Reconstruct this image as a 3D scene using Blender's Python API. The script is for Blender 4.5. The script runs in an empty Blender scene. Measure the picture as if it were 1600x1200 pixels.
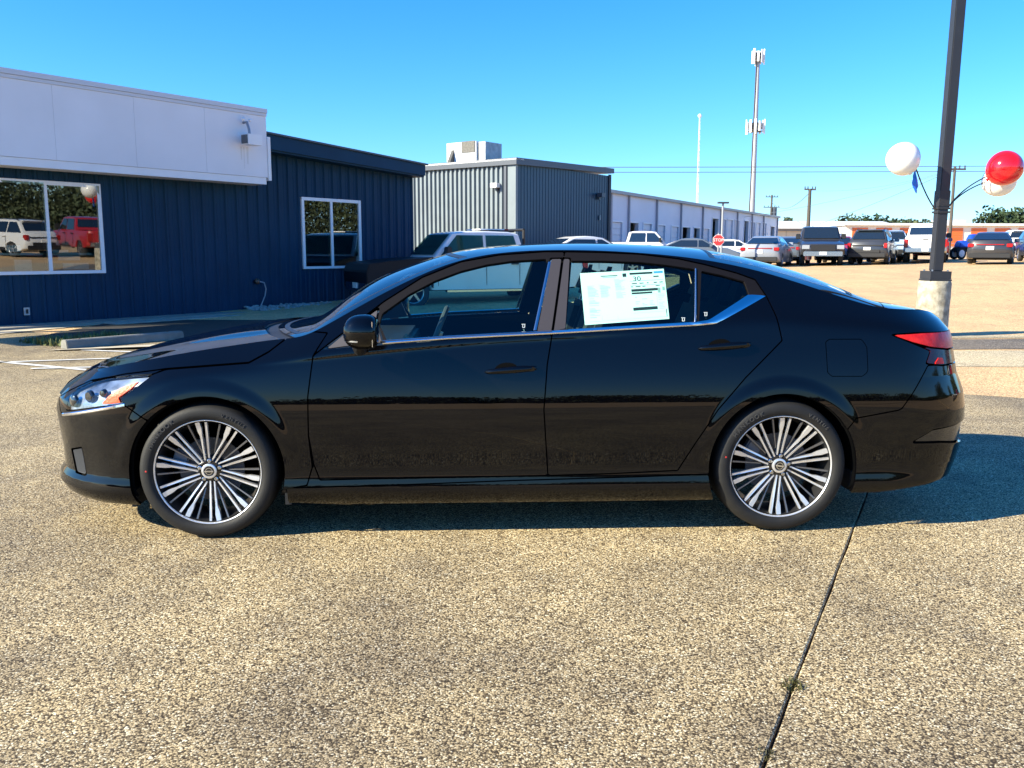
import bpy, bmesh, math, random
import numpy as np
from mathutils import Vector, Matrix
random.seed(7)
R = math.radians
sc = bpy.context.scene
COL = sc.collection
# ------------------------------------------------------------------ camera
cd = bpy.data.cameras.new('camera'); cam = bpy.data.objects.new('camera', cd); COL.objects.link(cam); sc.camera = cam
cd.sensor_fit = 'HORIZONTAL'; cd.sensor_width = 36.0; cd.lens = 36.0*1373.17/1600.0; cd.clip_start = .05; cd.clip_end = 3000
_yaw, _pit, _rol = .046, .1508, .0017
_f = Vector((math.sin(_yaw)*math.cos(_pit), math.cos(_yaw)*math.cos(_pit), -math.sin(_pit)))
_r = Vector((math.cos(_yaw), -math.sin(_yaw), 0)); _u = _r.cross(_f)
_r2 = _r*math.cos(_rol)+_u*math.sin(_rol); _u2 = _u*math.cos(_rol)-_r*math.sin(_rol)
_m = Matrix((_r2, _u2, -_f)).transposed().to_4x4(); _m.translation = (-.129, -5.119, 1.402)
cam.matrix_world = _m
# ------------------------------------------------------------------ sky, sun, exposure
SUN_EL, SUN_AZ = R(29), R(198)            # direction TO the sun, azimuth from +x counter-clockwise
w = bpy.data.worlds.new('World'); sc.world = w; w.use_nodes = True
nt = w.node_tree; bg = nt.nodes['Background']; sky = nt.nodes.new('ShaderNodeTexSky'); sky.sky_type = 'NISHITA'
sky.sun_disc = False; sky.sun_elevation = SUN_EL; sky.sun_rotation = R(90)-SUN_AZ
sky.altitude = 0; sky.air_density = 1.0; sky.dust_density = .3; sky.ozone_density = 3.0
grade = nt.nodes.new('ShaderNodeMix'); grade.data_type = 'RGBA'; grade.blend_type = 'MULTIPLY'; grade.inputs[0].default_value = 1; grade.inputs[7].default_value = (.64, .91, 1.28, 1)
hs = nt.nodes.new('ShaderNodeHueSaturation'); hs.inputs['Saturation'].default_value = 1.15
nt.links.new(sky.outputs[0], grade.inputs[6]); nt.links.new(grade.outputs[2], hs.inputs['Color']); nt.links.new(hs.outputs[0], bg.inputs[0]); bg.inputs[1].default_value = .088
sl = bpy.data.lights.new('sun', 'SUN'); so = bpy.data.objects.new('sun', sl); COL.objects.link(so)
sl.energy = 5.0; sl.angle = R(.55); sl.color = (1, .92, .71)
sv = Vector((math.cos(SUN_AZ)*math.cos(SUN_EL), math.sin(SUN_AZ)*math.cos(SUN_EL), math.sin(SUN_EL)))
so.rotation_euler = sv.to_track_quat('Z', 'Y').to_euler()
sc.view_settings.view_transform = 'Standard'; sc.view_settings.look = 'None'; sc.view_settings.exposure = 1.42; sc.view_settings.gamma = 1
sc.view_settings.use_curve_mapping = False
sc.render.engine = 'CYCLES'; sc.cycles.max_bounces = 10; sc.cycles.transparent_max_bounces = 16
# ------------------------------------------------------------------ materials
MATS = {}
def mat(name, col, rough=.6, metal=0., spec=.5, noise=0., nscale=8., bump=0., bscale=60., coat=0., coatr=.03, emit=None, col2=None, detail=4):
    if name in MATS: return MATS[name]
    m = bpy.data.materials.new(name); m.use_nodes = True; t = m.node_tree; p = t.nodes['Principled BSDF']
    p.inputs['Base Color'].default_value = (*col, 1); p.inputs['Roughness'].default_value = rough; p.inputs['Metallic'].default_value = metal
    p.inputs['Specular IOR Level'].default_value = spec; p.inputs['Coat Weight'].default_value = coat; p.inputs['Coat Roughness'].default_value = coatr
    tc = None
    if noise > 0 or bump > 0:
        tc = t.nodes.new('ShaderNodeTexCoord')
    if noise > 0:
        n = t.nodes.new('ShaderNodeTexNoise'); n.inputs['Scale'].default_value = nscale; n.inputs['Detail'].default_value = detail
        r = t.nodes.new('ShaderNodeValToRGB'); r.color_ramp.elements[0].position = .3; r.color_ramp.elements[1].position = .72
        c2 = col2 or tuple(c*(1-noise) for c in col)
        r.color_ramp.elements[0].color = (*c2, 1); r.color_ramp.elements[1].color = (*col, 1)
        t.links.new(tc.outputs['Object'], n.inputs['Vector']); t.links.new(n.outputs[0], r.inputs[0]); t.links.new(r.outputs[0], p.inputs['Base Color'])
    if bump > 0:
        n = t.nodes.new('ShaderNodeTexNoise'); n.inputs['Scale'].default_value = bscale; n.inputs['Detail'].default_value = 3
        b = t.nodes.new('ShaderNodeBump'); b.inputs['Strength'].default_value = bump; b.inputs['Distance'].default_value = .01 if bscale > 5 else .0009
        t.links.new(tc.outputs['Object'], n.inputs['Vector']); t.links.new(n.outputs[0], b.inputs['Height']); t.links.new(b.outputs[0], p.inputs['Normal'])
    if emit: p.inputs['Emission Color'].default_value = (*emit, 1); p.inputs['Emission Strength'].default_value = 1
    MATS[name] = m; return m
def glass(name, tint=(.35, .5, .47), ior=1.5, base=(.01, .02, .02), opaque=0.0, rough=0., boost=1.0):
    if name in MATS: return MATS[name]
    m = bpy.data.materials.new(name); m.use_nodes = True; t = m.node_tree; t.nodes.clear()
    o = t.nodes.new('ShaderNodeOutputMaterial'); mx = t.nodes.new('ShaderNodeMixShader'); tr = t.nodes.new('ShaderNodeBsdfTransparent')
    gl = t.nodes.new('ShaderNodeBsdfGlossy'); fr = t.nodes.new('ShaderNodeFresnel'); df = t.nodes.new('ShaderNodeBsdfDiffuse'); mx2 = t.nodes.new('ShaderNodeMixShader')
    mu = t.nodes.new('ShaderNodeMath'); mu.operation = 'MULTIPLY'; mu.use_clamp = True; mu.inputs[1].default_value = boost
    ge = t.nodes.new('ShaderNodeNewGeometry'); mr = t.nodes.new('ShaderNodeMapRange'); mr.inputs['To Min'].default_value = ior; mr.inputs['To Max'].default_value = 1/ior   # same reflectance from both faces
    t.links.new(ge.outputs['Backfacing'], mr.inputs['Value']); t.links.new(mr.outputs[0], fr.inputs['IOR']); tr.inputs[0].default_value = (*tint, 1); gl.inputs['Roughness'].default_value = rough
    df.inputs[0].default_value = (*base, 1); mx2.inputs[0].default_value = opaque
    t.links.new(tr.outputs[0], mx2.inputs[1]); t.links.new(df.outputs[0], mx2.inputs[2]); t.links.new(fr.outputs[0], mu.inputs[0])
    t.links.new(mu.outputs[0], mx.inputs[0]); t.links.new(mx2.outputs[0], mx.inputs[1]); t.links.new(gl.outputs[0], mx.inputs[2]); t.links.new(mx.outputs[0], o.inputs[0])
    MATS[name] = m; return m
# ------------------------------------------------------------------ mesh and object helpers
class MB:
    def __init__(s): s.v = []; s.f = []; s.n = None
    def add(s, vs, fs):
        o = len(s.v); s.v += [tuple(map(float, p)) for p in vs]; s.f += [tuple(i+o for i in f) for f in fs]; return s
    def box(s, x0, x1, y0, y1, z0, z1, M=None, taper=None):
        vs = [Vector((x, y, z)) for z in (z0, z1) for y in (y0, y1) for x in (x0, x1)]
        if taper:
            cx, cy = (x0+x1)/2, (y0+y1)/2
            for v in vs[4:]: v.x = cx+(v.x-cx)*taper[0]; v.y = cy+(v.y-cy)*taper[1]
        if M is not None: vs = [M @ v for v in vs]
        return s.add(vs, [(0, 2, 3, 1), (4, 5, 7, 6), (0, 1, 5, 4), (2, 6, 7, 3), (0, 4, 6, 2), (1, 3, 7, 5)])
    def prism(s, poly, a, b, fn):
        """poly of (p,q), extruded from a to b; fn(p,q,h)->xyz"""
        n = len(poly); vs = [fn(p, q, a) for p, q in poly]+[fn(p, q, b) for p, q in poly]
        fs = [tuple(range(n))[::-1], tuple(range(n, 2*n))]+[(i, (i+1) % n, n+(i+1) % n, n+i) for i in range(n)]
        return s.add(vs, fs)
    def tube(s, pts, r, seg=8, caps=True, rr=None):
        pts = [Vector(p) for p in pts]; vs = []; fs = []; n = len(pts); up = None
        for i, p in enumerate(pts):
            d = (pts[min(i+1, n-1)]-pts[max(i-1, 0)]).normalized()
            if up is None: up = Vector((0, 0, 1)) if abs(d.z) < .9 else Vector((1, 0, 0))
            a = d.cross(up).normalized(); b = a.cross(d).normalized(); up = b
            ri = rr[i] if rr else r
            for k in range(seg):
                t = 2*math.pi*k/seg; vs.append(p+a*(ri*math.cos(t))+b*(ri*math.sin(t)))
        for i in range(n-1):
            for k in range(seg):
                k2 = (k+1) % seg; fs.append((i*seg+k, i*seg+k2, (i+1)*seg+k2, (i+1)*seg+k))
        if caps: fs += [tuple(range(seg))[::-1], tuple(range((n-1)*seg, n*seg))]
        return s.add(vs, fs)
    def lathe(s, prof, seg=48, axis='z', M=None, close=False):
        """prof of (r,h)"""
        vs = []; fs = []; n = len(prof)
        for k in range(seg):
            t = 2*math.pi*k/seg; c, q = math.cos(t), math.sin(t)
            for r, h in prof:
                v = Vector((r*c, r*q, h)) if axis == 'z' else Vector((r*c, h, r*q))
                vs.append(M @ v if M is not None else v)
        m = n if close else n-1
        for k in range(seg):
            k2 = (k+1) % seg
            for i in range(m):
                j = (i+1) % n
                fs.append((k*n+i, k2*n+i, k2*n+j, k*n+j) if axis == 'z' else (k*n+j, k2*n+j, k2*n+i, k*n+i))
        return s.add(vs, fs)
    def sphere(s, c, r, seg=16, rings=10, sc3=(1, 1, 1), M=None):
        vs = []; fs = []
        for i in range(rings+1):
            a = math.pi*i/rings
            for k in range(seg):
                t = 2*math.pi*k/seg
                v = Vector((c[0]+r*sc3[0]*math.sin(a)*math.cos(t), c[1]+r*sc3[1]*math.sin(a)*math.sin(t), c[2]+r*sc3[2]*math.cos(a)))
                vs.append(M @ v if M is not None else v)
        for i in range(rings):
            for k in range(seg):
                k2 = (k+1) % seg; fs.append((i*seg+k, (i+1)*seg+k, (i+1)*seg+k2, i*seg+k2))
        return s.add(vs, fs)
    def build(s, name, m, parent=None, smooth=False, bevel=0, mod=None, fix=False):
        me = bpy.data.meshes.new(name); me.from_pydata(s.v, [], s.f); me.update()
        if fix or bevel:
            b = bmesh.new(); b.from_mesh(me); bmesh.ops.remove_doubles(b, verts=b.verts, dist=1e-5)
            bmesh.ops.recalc_face_normals(b, faces=b.faces)
            if bevel: bmesh.ops.bevel(b, geom=list(b.edges), offset=bevel, segments=2, affect='EDGES', clamp_overlap=True)
            b.to_mesh(me); b.free()
        me.materials.append(m) if m else None
        if smooth:
            me.polygons.foreach_set('use_smooth', [True]*len(me.polygons))
            if smooth != 'all':
                me.set_sharp_from_angle(angle=R(smooth if smooth is not True else 35))
        o = bpy.data.objects.new(name, me); COL.objects.link(o)
        if parent is not None: o.parent = parent
        return o
def thing(name, label, cat, loc=(0, 0, 0), rz=0, group=None):
    o = bpy.data.objects.new(name, None); COL.objects.link(o); o.location = loc; o.rotation_euler = (0, 0, rz); o.empty_display_size = .2
    return tag(o, label, cat, group)
def tag(o, label, cat, group=None):
    o['label'] = label; o['category'] = cat
    if group: o['group'] = group
    return o
def structure(o): o['kind'] = 'structure'; return o
def stuff(o, label=None, cat=None):
    o['kind'] = 'stuff'
    if label: o['label'] = label; o['category'] = cat
    return o
def copy_tree(o, parent=None):
    c = o.copy(); COL.objects.link(c); c.parent = parent
    for ch in list(o.children): copy_tree(ch, c)
    return c
def text_mesh(body, size, extrude=.001, align='CENTER'):
    cu = bpy.data.curves.new('lettering', 'FONT'); cu.body = body; cu.size = size; cu.extrude = extrude; cu.align_x = align; cu.align_y = 'CENTER'
    cu.resolution_u = 3
    o = bpy.data.objects.new('lettering', cu); COL.objects.link(o)
    dg = bpy.context.evaluated_depsgraph_get(); me = bpy.data.meshes.new_from_object(o.evaluated_get(dg))
    vs = [v.co.copy() for v in me.vertices]; fs = [tuple(p.vertices) for p in me.polygons]
    bpy.data.objects.remove(o); return vs, fs
# ------------------------------------------------------------------ shared materials
paint = mat('black_car_paint', (.0012, .0012, .0018), .010, spec=.39, bump=.9, bscale=1.6)
blackgloss = mat('gloss_black_trim', (.006, .006, .007), .15, coat=.6, coatr=.05)
blacktrim = mat('satin_black_trim', (.016, .016, .018), .38, noise=.3, nscale=30)
blackplastic = mat('black_plastic', (.012, .012, .013), .55, bump=.1, bscale=300)
deepblack = mat('wheel_well_black', (.004, .004, .004), .9, spec=.05)
rubber = mat('tyre_rubber', (.014, .0135, .013), .66, spec=.35, noise=.25, nscale=25, bump=.15, bscale=180)
alloy = mat('machined_alloy', (.85, .85, .86), .3, metal=.75, noise=.08, nscale=90)
darkalloy = mat('dark_grey_alloy', (.07, .07, .075), .3, metal=.8)
steel = mat('brushed_steel', (.42, .42, .43), .38, metal=1, noise=.2, nscale=40)
chrome = mat('bright_chrome', (.78, .8, .84), .09, metal=1)
satinchrome = mat('satin_chrome', (.55, .57, .6), .2, metal=1)
cloth = mat('charcoal_seat_cloth', (.03, .03, .032), .85, noise=.3, nscale=60)
greylining = mat('grey_headliner', (.22, .22, .21), .9, noise=.1, nscale=30)
carglass = glass('tinted_side_glass', (.72, .95, .87), boost=1.2)
windscreen = glass('windscreen_glass', (.62, .74, .71), boost=1.3)
white = mat('white_vehicle_paint', (.72, .72, .72), .25, coat=.5, noise=.04, nscale=2)
# ------------------------------------------------------------------ the ground
E1 = Vector((.49, .8717, 0)); E2 = Vector((.8717, -.49, 0))
def gz(x, y): return min(max((y-13)/19, 0), 1)*(.6+.018*min(max(x-12, 0), 40))
def aggregate(name, dark, mid, light, patch, scale=95., bump=.5, contrast=1.0):
    m = bpy.data.materials.new(name); m.use_nodes = True; t = m.node_tree; L = t.links; p = t.nodes['Principled BSDF']; N_ = t.nodes.new
    p.inputs['Roughness'].default_value = .82; p.inputs['Specular IOR Level'].default_value = .3
    tc = N_('ShaderNodeTexCoord'); v = N_('ShaderNodeTexVoronoi'); v.inputs['Scale'].default_value = scale
    wn = N_('ShaderNodeTexNoise'); wn.inputs['Scale'].default_value = scale*.55; wn.inputs['Detail'].default_value = 2
    vm = N_('ShaderNodeVectorMath'); vm.operation = 'MULTIPLY_ADD'; vm.inputs[1].default_value = (.012, .012, .012)
    L.new(tc.outputs['Object'], wn.inputs['Vector']); L.new(wn.outputs['Color'], vm.inputs[0]); L.new(tc.outputs['Object'], vm.inputs[2]); L.new(vm.outputs[0], v.inputs['Vector'])
    sep = N_('ShaderNodeSeparateColor'); L.new(v.outputs['Color'], sep.inputs[0])
    r = N_('ShaderNodeValToRGB'); e = r.color_ramp.elements; e[0].position = .04; e[0].color = (*dark, 1); e[1].position = 1; e[1].color = (*light, 1)
    a = e.new(.38); a.color = (*mid, 1); a = e.new(.8); a.color = (*[c*1.25 for c in mid], 1)
    L.new(sep.outputs[0], r.inputs[0])
    # matrix between the pebbles
    r2 = N_('ShaderNodeValToRGB'); r2.color_ramp.elements[0].position = .35; r2.color_ramp.elements[0].color = (0, 0, 0, 1); r2.color_ramp.elements[1].position = .75; r2.color_ramp.elements[1].color = (1, 1, 1, 1)
    L.new(v.outputs['Distance'], r2.inputs[0])
    mx = N_('ShaderNodeMix'); mx.data_type = 'RGBA'; L.new(r2.outputs[0], mx.inputs[0]); L.new(r.outputs[0], mx.inputs[6]); mx.inputs[7].default_value = (*[c*.5 for c in dark], 1)
    # broad stains
    n1 = N_('ShaderNodeTexNoise'); n1.inputs['Scale'].default_value = .55; n1.inputs['Detail'].default_value = 6; n1.inputs['Roughness'].default_value = .6
    n2 = N_('ShaderNodeTexNoise'); n2.inputs['Scale'].default_value = 3.3; n2.inputs['Detail'].default_value = 5
    L.new(tc.outputs['Object'], n1.inputs['Vector']); L.new(tc.outputs['Object'], n2.inputs['Vector'])
    r3 = N_('ShaderNodeValToRGB'); r3.color_ramp.elements[0].position = .34; r3.color_ramp.elements[0].color = (*patch, 1); r3.color_ramp.elements[1].position = .62; r3.color_ramp.elements[1].color = (1.08, 1.04, .95, 1)
    ad = N_('ShaderNodeMath'); ad.operation = 'MULTIPLY_ADD'; ad.inputs[1].default_value = .45; L.new(n2.outputs[0], ad.inputs[0]); L.new(n1.outputs[0], ad.inputs[2])
    sb = N_('ShaderNodeMath'); sb.operation = 'SUBTRACT'; sb.inputs[1].default_value = .22; L.new(ad.outputs[0], sb.inputs[0]); L.new(sb.outputs[0], r3.inputs[0])
    mu = N_('ShaderNodeMix'); mu.data_type = 'RGBA'; mu.blend_type = 'MULTIPLY'; mu.inputs[0].default_value = 1; L.new(mx.outputs[2], mu.inputs[6]); L.new(r3.outputs[0], mu.inputs[7])
    n3 = N_('ShaderNodeTexNoise'); n3.inputs['Scale'].default_value = 1.9; n3.inputs['Detail'].default_value = 7; n3.inputs['Roughness'].default_value = .62; n3.inputs['Distortion'].default_value = .6; L.new(tc.outputs['Object'], n3.inputs['Vector'])
    r4 = N_('ShaderNodeValToRGB'); r4.color_ramp.elements[0].position = .60; r4.color_ramp.elements[0].color = (1, 1, 1, 1); r4.color_ramp.elements[1].position = .74; r4.color_ramp.elements[1].color = (.66, .65, .66, 1)
    L.new(n3.outputs[0], r4.inputs[0]); mu2 = N_('ShaderNodeMix'); mu2.data_type = 'RGBA'; mu2.blend_type = 'MULTIPLY'; mu2.inputs[0].default_value = 1; L.new(mu.outputs[2], mu2.inputs[6]); L.new(r4.outputs[0], mu2.inputs[7])
    L.new(mu2.outputs[2], p.inputs['Base Color'])
    b = N_('ShaderNodeBump'); b.inputs['Strength'].default_value = bump; b.inputs['Distance'].default_value = .004; b.invert = True
    L.new(v.outputs['Distance'], b.inputs['Height']); L.new(b.outputs[0], p.inputs['Normal'])
    return m
agg = aggregate('exposed_aggregate_concrete', (.10, .070, .038), (.53, .42, .245), (.99, .92, .69), (.62, .60, .60), scale=150, bump=.35)
lotmat = aggregate('far_lot_concrete', (.52, .35, .18), (.76, .52, .28), (.88, .67, .41), (.86, .82, .78), scale=60, bump=.15)
dirt = mat('joint_dirt', (.035, .03, .022), .95, noise=.5, nscale=30)
def st(s, t, z=0): return Vector((s*E1.x+t*E2.x, s*E1.y+t*E2.y, z))
TJ = .66*E2.x-2.93*E2.y        # joint position across
SJ = 5.2
ss = [-1500, -300, -60, -14.01, -14, SJ, SJ+.001, 7, 9, 11, 13, 15, 17, 19, 21, 23, 26, 30, 35, 40, 50, 60, 80, 110, 160, 300, 1500]
ts = [-1500, -300, -100, -60, -40, -25, -17.5, -12, -8, -4, 0, 4, 8, 12, 13.3, 16, 20, 25, 32, 40, 50, 65, 100, 300, 1500]
b = MB(); V = []
for s in ss:
    for t in ts:
        p = st(s, t); z = gz(p.x, p.y)
        if -14.005 < s < SJ+.0005: z = -.055
        V.append((p.x, p.y, z))
nt_ = len(ts); b.add(V, [(i*nt_+j, i*nt_+j+1, (i+1)*nt_+j+1, (i+1)*nt_+j) for i in range(len(ss)-1) for j in range(nt_-1)])
lot = structure(b.build('parking_lot', lotmat, fix=True))
rj = random.Random(11)
k = 0
TE = [TJ-26, TJ-13, TJ, TJ+6.1, TJ+12.2]
for i in range(4):
    for j in range(2):
        t0, t1 = TE[i], TE[i+1]; s0, s1 = (-14, -6.4) if j == 0 else (-6.4, SJ)
        n = 60; g = .0032; edge = []
        for q in range(n): edge.append((s0+g+(s1-s0-2*g)*q/n, t0+g+rj.uniform(-.002, .004)))
        for q in range(n): edge.append((s1-g-rj.uniform(-.002, .004), t0+g+(t1-t0-2*g)*q/n))
        for q in range(n): edge.append((s1-g-(s1-s0-2*g)*q/n, t1-g-rj.uniform(-.002, .004)))
        for q in range(n): edge.append((s0+g+rj.uniform(-.002, .004), t1-g-(t1-t0-2*g)*q/n))
        cs, ct = (s0+s1)/2, (t0+t1)/2
        top = [st(*e, -.004) for e in edge]; inn = [st(e[0]+.006*(1 if e[0] < cs else -1), e[1]+.006*(1 if e[1] < ct else -1), 0) for e in edge]; bot = [st(*e, -.05) for e in edge]
        m4 = 4*n; fs = [tuple(range(m4, 2*m4))]+[(q, (q+1) % m4, m4+(q+1) % m4, m4+q) for q in range(m4)]+[(2*m4+q, 2*m4+(q+1) % m4, (q+1) % m4, q) for q in range(m4)]
        o = MB().add(top+inn+bot, fs).build('concrete_slab', agg, lot, fix=True)
o = MB().box(-60, 60, -60, 60, 0, 0)
jf = MB(); 
for tt in (TJ,):
    for q in range(0, 90):
        s = -5+q*.11; jf.add([st(s, tt-.008, -.022), st(s+.112, tt-.008, -.020), st(s+.112, tt+.008, -.020), st(s, tt+.008, -.022)], [(0, 1, 2, 3)])
jf.build('joint_filler', dirt, lot)
# weeds growing out of the joint
def tuft(name, label, p, r, n, h, seed, col=(.10, .12, .03), lean=.6, size=.006):
    rn = random.Random(seed); b = MB()
    for q in range(n):
        a = rn.uniform(0, 6.283); rr_ = r*math.sqrt(rn.random()); x, y = p.x+rr_*math.cos(a), p.y+rr_*math.sin(a); hh = h*rn.uniform(.3, 1); a2 = rn.uniform(0, 6.283)
        dx, dy = math.cos(a2), math.sin(a2); ww = size*rn.uniform(.5, 1.2); l_ = hh*lean*rn.uniform(.2, 1.2)
        b.add([(x-dy*ww, y+dx*ww, p.z), (x+dy*ww, y-dx*ww, p.z), (x+dx*l_*.5+dy*ww*.7, y+dy*l_*.5-dx*ww*.7, p.z+hh*.6), (x+dx*l_, y+dy*l_, p.z+hh), (x+dx*l_*.5-dy*ww*.7, y+dy*l_*.5+dx*ww*.7, p.z+hh*.6)], [(0, 1, 2, 4), (4, 2, 3)])
    return stuff(b.build(name, mat(name+'_green', col, .7, noise=.5, nscale=20)), label, 'weeds')
tuft('joint_weeds', 'small tuft of weeds in the pavement joint in front of the rear wheel', st(.89*E1.x-2.47*E1.y, TJ, -.01), .035, 120, .03, 1, (.09, .085, .02), size=.004)
tuft('joint_moss', 'mossy weeds in the pavement joint near the bottom edge', st(.66*E1.x-2.93*E1.y+.08, TJ, -.01), .03, 90, .02, 2, (.06, .055, .02), size=.004)
# drain strips across the lot on the right
strip = aggregate('worn_grey_strip', (.10, .085, .07), (.26, .215, .16), (.5, .44, .36), (.7, .7, .7), scale=70, bump=.4)
pale = aggregate('pale_broom_concrete', (.42, .34, .22), (.62, .53, .35), (.78, .70, .52), (.9, .88, .85), scale=80, bump=.15)
def sheet(name, pts, z, m, parent=None, jit=0, seed=0):
    rn = random.Random(seed); out = []
    for a, b_ in zip(pts, pts[1:]+pts[:1]):
        for q in range(24):
            t = q/24; out.append((a[0]*(1-t)+b_[0]*t+rn.uniform(-jit, jit), a[1]*(1-t)+b_[1]*t+rn.uniform(-jit, jit), z))
    o = MB().add(out, [tuple(range(len(out)))]).build(name, m, parent); return o
structure(sheet('drain_strip', [(3.5, 7.2), (3.5, 8.5), (14, 8.75), (14, 7.1)], .006, strip, None, .03, 1))
structure(sheet('pale_pavement_strip', [(2.6, 5.5), (3, 7.05), (14, 6.95), (14, 4.9)], .005, pale, None, .05, 2))
structure(sheet('pale_pavement_strip', [(3.5, 8.62), (3.5, 9.0), (14, 9.5), (14, 8.9)], .005, pale, None, .05, 3))
# painted parking lines
wl = mat('white_line_paint', (.78, .76, .70), .6, noise=.3, nscale=14, bump=.2)
def line(p, q, wd=.10, z=.009):
    p, q = Vector((*p, 0)), Vector((*q, 0)); d = (q-p).normalized(); n = Vector((-d.y, d.x, 0))*wd/2
    o = sheet('parking_line', [tuple((p+n)[:2]), tuple((q+n)[:2]), tuple((q-n)[:2]), tuple((p-n)[:2])], z, wl, None, .004, 5); return structure(o)
line((-6.6, 6.45), (-3.3, 4.55)); line((-7.2, 5.75), (-3.0, 7.0), .09); line((-5.6, 7.45), (-2.7, 6.5), .09); line((-5.35, 5.45), (-2.6, 5.95), .09, .011)
# ------------------------------------------------------------------ the showroom building on the left
WD = Vector((.628, .778, 0)); WN = Vector((.778, -.628, 0)); WP = Vector((-8.62, 11.09, 0))
def frame_fn(P0, D, N):
    return lambda t, o, z: P0+D*t+N*o+Vector((0, 0, z))
A = frame_fn(WP, WD, WN)
navy = mat('navy_painted_metal', (.001, .036, .082), .55, spec=.2, noise=.22, nscale=1.1)
offwhite = mat('white_fascia_panel', (.80, .79, .80), .5, noise=.10, nscale=.8)
whitetrim = mat('white_trim', (.80, .80, .80), .4, noise=.05, nscale=4)
conc = mat('old_concrete', (.42, .39, .33), .9, noise=.35, nscale=6, bump=.3, bscale=40)
roofm = mat('dark_metal_roof', (.05, .06, .08), .45)
def fbox(b, F, t0, t1, o0, o1, z0, z1):
    vs = [F(t, o, z) for z in (z0, z1) for o in (o0, o1) for t in (t0, t1)]
    b.add(vs, [(0, 2, 3, 1), (4, 5, 7, 6), (0, 1, 5, 4), (2, 6, 7, 3), (0, 4, 6, 2), (1, 3, 7, 5)]); return b
bld = thing('showroom_building', 'navy ribbed metal showroom with a white fascia and two white framed windows', 'building', WP)
inv0 = Matrix.Translation(-WP)
def bpart(b, name, m, parent=None, **k):
    """vertices are in world space; parts hang under the building's empty"""
    par = parent or bld; base = WP
    b.v = [tuple(Vector(v)-base) for v in b.v]; return b.build(name, m, par, **k)
TL = -.6
def rib_piece(t0, t1, z0, z1):
    b = MB(); w_ = t1-t0; prof = [(0, 0), (w_*.30, 0), (w_*.36, .009), (w_*.44, .009), (w_*.50, 0), (w_-.095, 0), (w_-.070, .034), (w_-.030, .034), (w_-.004, 0), (w_-.004, -.02), (0, -.02)]
    b.prism([(t0+x, y) for x, y in prof], z0, z1, lambda p, q, h: A(p, q, h)); return b
segs = [(TL, 0.0), (0.0, 2.03), (2.03, 7.01), (7.01, 8.95), (8.95, 10.98)]
for (a, c), n in zip(segs, (2, 7, 17, 7, 7)):
    for q in range(n):
        t0, t1 = a+(c-a)*q/n, a+(c-a)*(q+1)/n
        top = 3.75 if c > 5.5 else 3.0
        if (a, c) in ((TL, 0.0), (0.0, 2.03), (7.01, 8.95)):
            bpart(rib_piece(t0, t1, .05, .95), 'wall_panel', navy); bpart(rib_piece(t0, t1, 2.66, top), 'wall_panel', navy)
        else: bpart(rib_piece(t0, t1, .05, top), 'wall_panel', navy)
# solid body behind the cladding, with openings left for the windows
b = MB()
fbox(b, A, 2.03, 7.01, -.3, -.03, 0, 3.8); fbox(b, A, 8.95, 10.95, -.3, -.03, 0, 3.4); fbox(b, A, TL, 2.03, -.3, -.03, 0, .95); fbox(b, A, TL, 2.03, -.3, -.03, 2.66, 4.3)
fbox(b, A, 7.01, 8.95, -.3, -.03, 0, .95); fbox(b, A, 7.01, 8.95, -.3, -.03, 2.66, 3.6); fbox(b, A, 10.70, 10.95, -9, -.3, 0, 3.4); fbox(b, A, TL, TL+.2, -9, -.3, 0, 4.3); fbox(b, A, TL, 10.95, -9.2, -9, 0, 4.2)
bpart(b, 'wall', navy)
b = MB(); fbox(b, A, TL-.05, 5.9, -8.9, -.05, 4.15, 4.3); fbox(b, A, 5.9, 10.9, -8.9, -.3, 3.3, 3.4); bpart(b, 'roof', roofm)
b = MB(); fbox(b, A, TL+.2, 10.7, -5.2, -5, 0, 3.3); fbox(b, A, TL+.2, 10.7, -5, -.3, -.02, .02); fbox(b, A, TL+.2, 10.7, -5, -.3, 2.9, 3.0); bpart(b, 'office_interior', mat('office_wall', (.30, .29, .26), .8))
# fascia box
fx = [TL-.1, .95, 2.5, 4.06, 5.62]
for a_, c_ in zip(fx, fx[1:]): bpart(fbox(MB(), A, a_, c_-.004, .03, .60, 2.99, 4.30), 'fascia_panel', offwhite)
b = MB(); fbox(b, A, TL-.05, 5.6, .02, .594, 3.0, 4.29); bpart(b, 'fascia_frame', mat('fascia_joint', (.45, .45, .47), .7))
stn = mat('rust_streak', (.66, .65, .64), .7)
b = MB()
for q_, (t_, w_, h_) in enumerate(((4.93, .05, .28), (5.0, .03, .46), (5.09, .06, .36))): b.add([A(t_-w_/2, .6015, 3.60), A(t_+w_/2, .6015, 3.60), A(t_+w_/4, .6015, 3.60-h_), A(t_-w_/4, .6015, 3.60-h_)], [(0, 1, 2, 3)])
o_ = bpart(b, 'water_stain', stn); o_['kind'] = 'stuff'
b = MB(); fbox(b, A, TL-.12, 5.58, .05, .585, 2.84, 2.985); bpart(b, 'fascia_foot', whitetrim)
b = MB(); fbox(b, A, TL-.14, 5.64, -.1, .63, 4.37, 4.46); fbox(b, A, TL-.13, 5.63, -.08, .615, 4.303, 4.365); bpart(b, 'parapet_cap', mat('parapet_cap_metal', (.60, .60, .62), .4))
b = MB(); fbox(b, A, 5.622, 5.70, .06, .618, 2.93, 3.87); bpart(b, 'fascia_end_trim', whitetrim)
b = MB(); fbox(b, A, -5.5, TL-.15, -.9, .60, 2.84, 4.46); bpart(b, 'shadow_wing', offwhite)  # unseen wing on posts, added left of the frame to shade the wheel stop
for t_ in (-5.0, -2.6): bpart(fbox(MB(), A, t_, t_+.16, -.5, -.34, 0, 2.84), 'shadow_wing_post', whitetrim)
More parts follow.
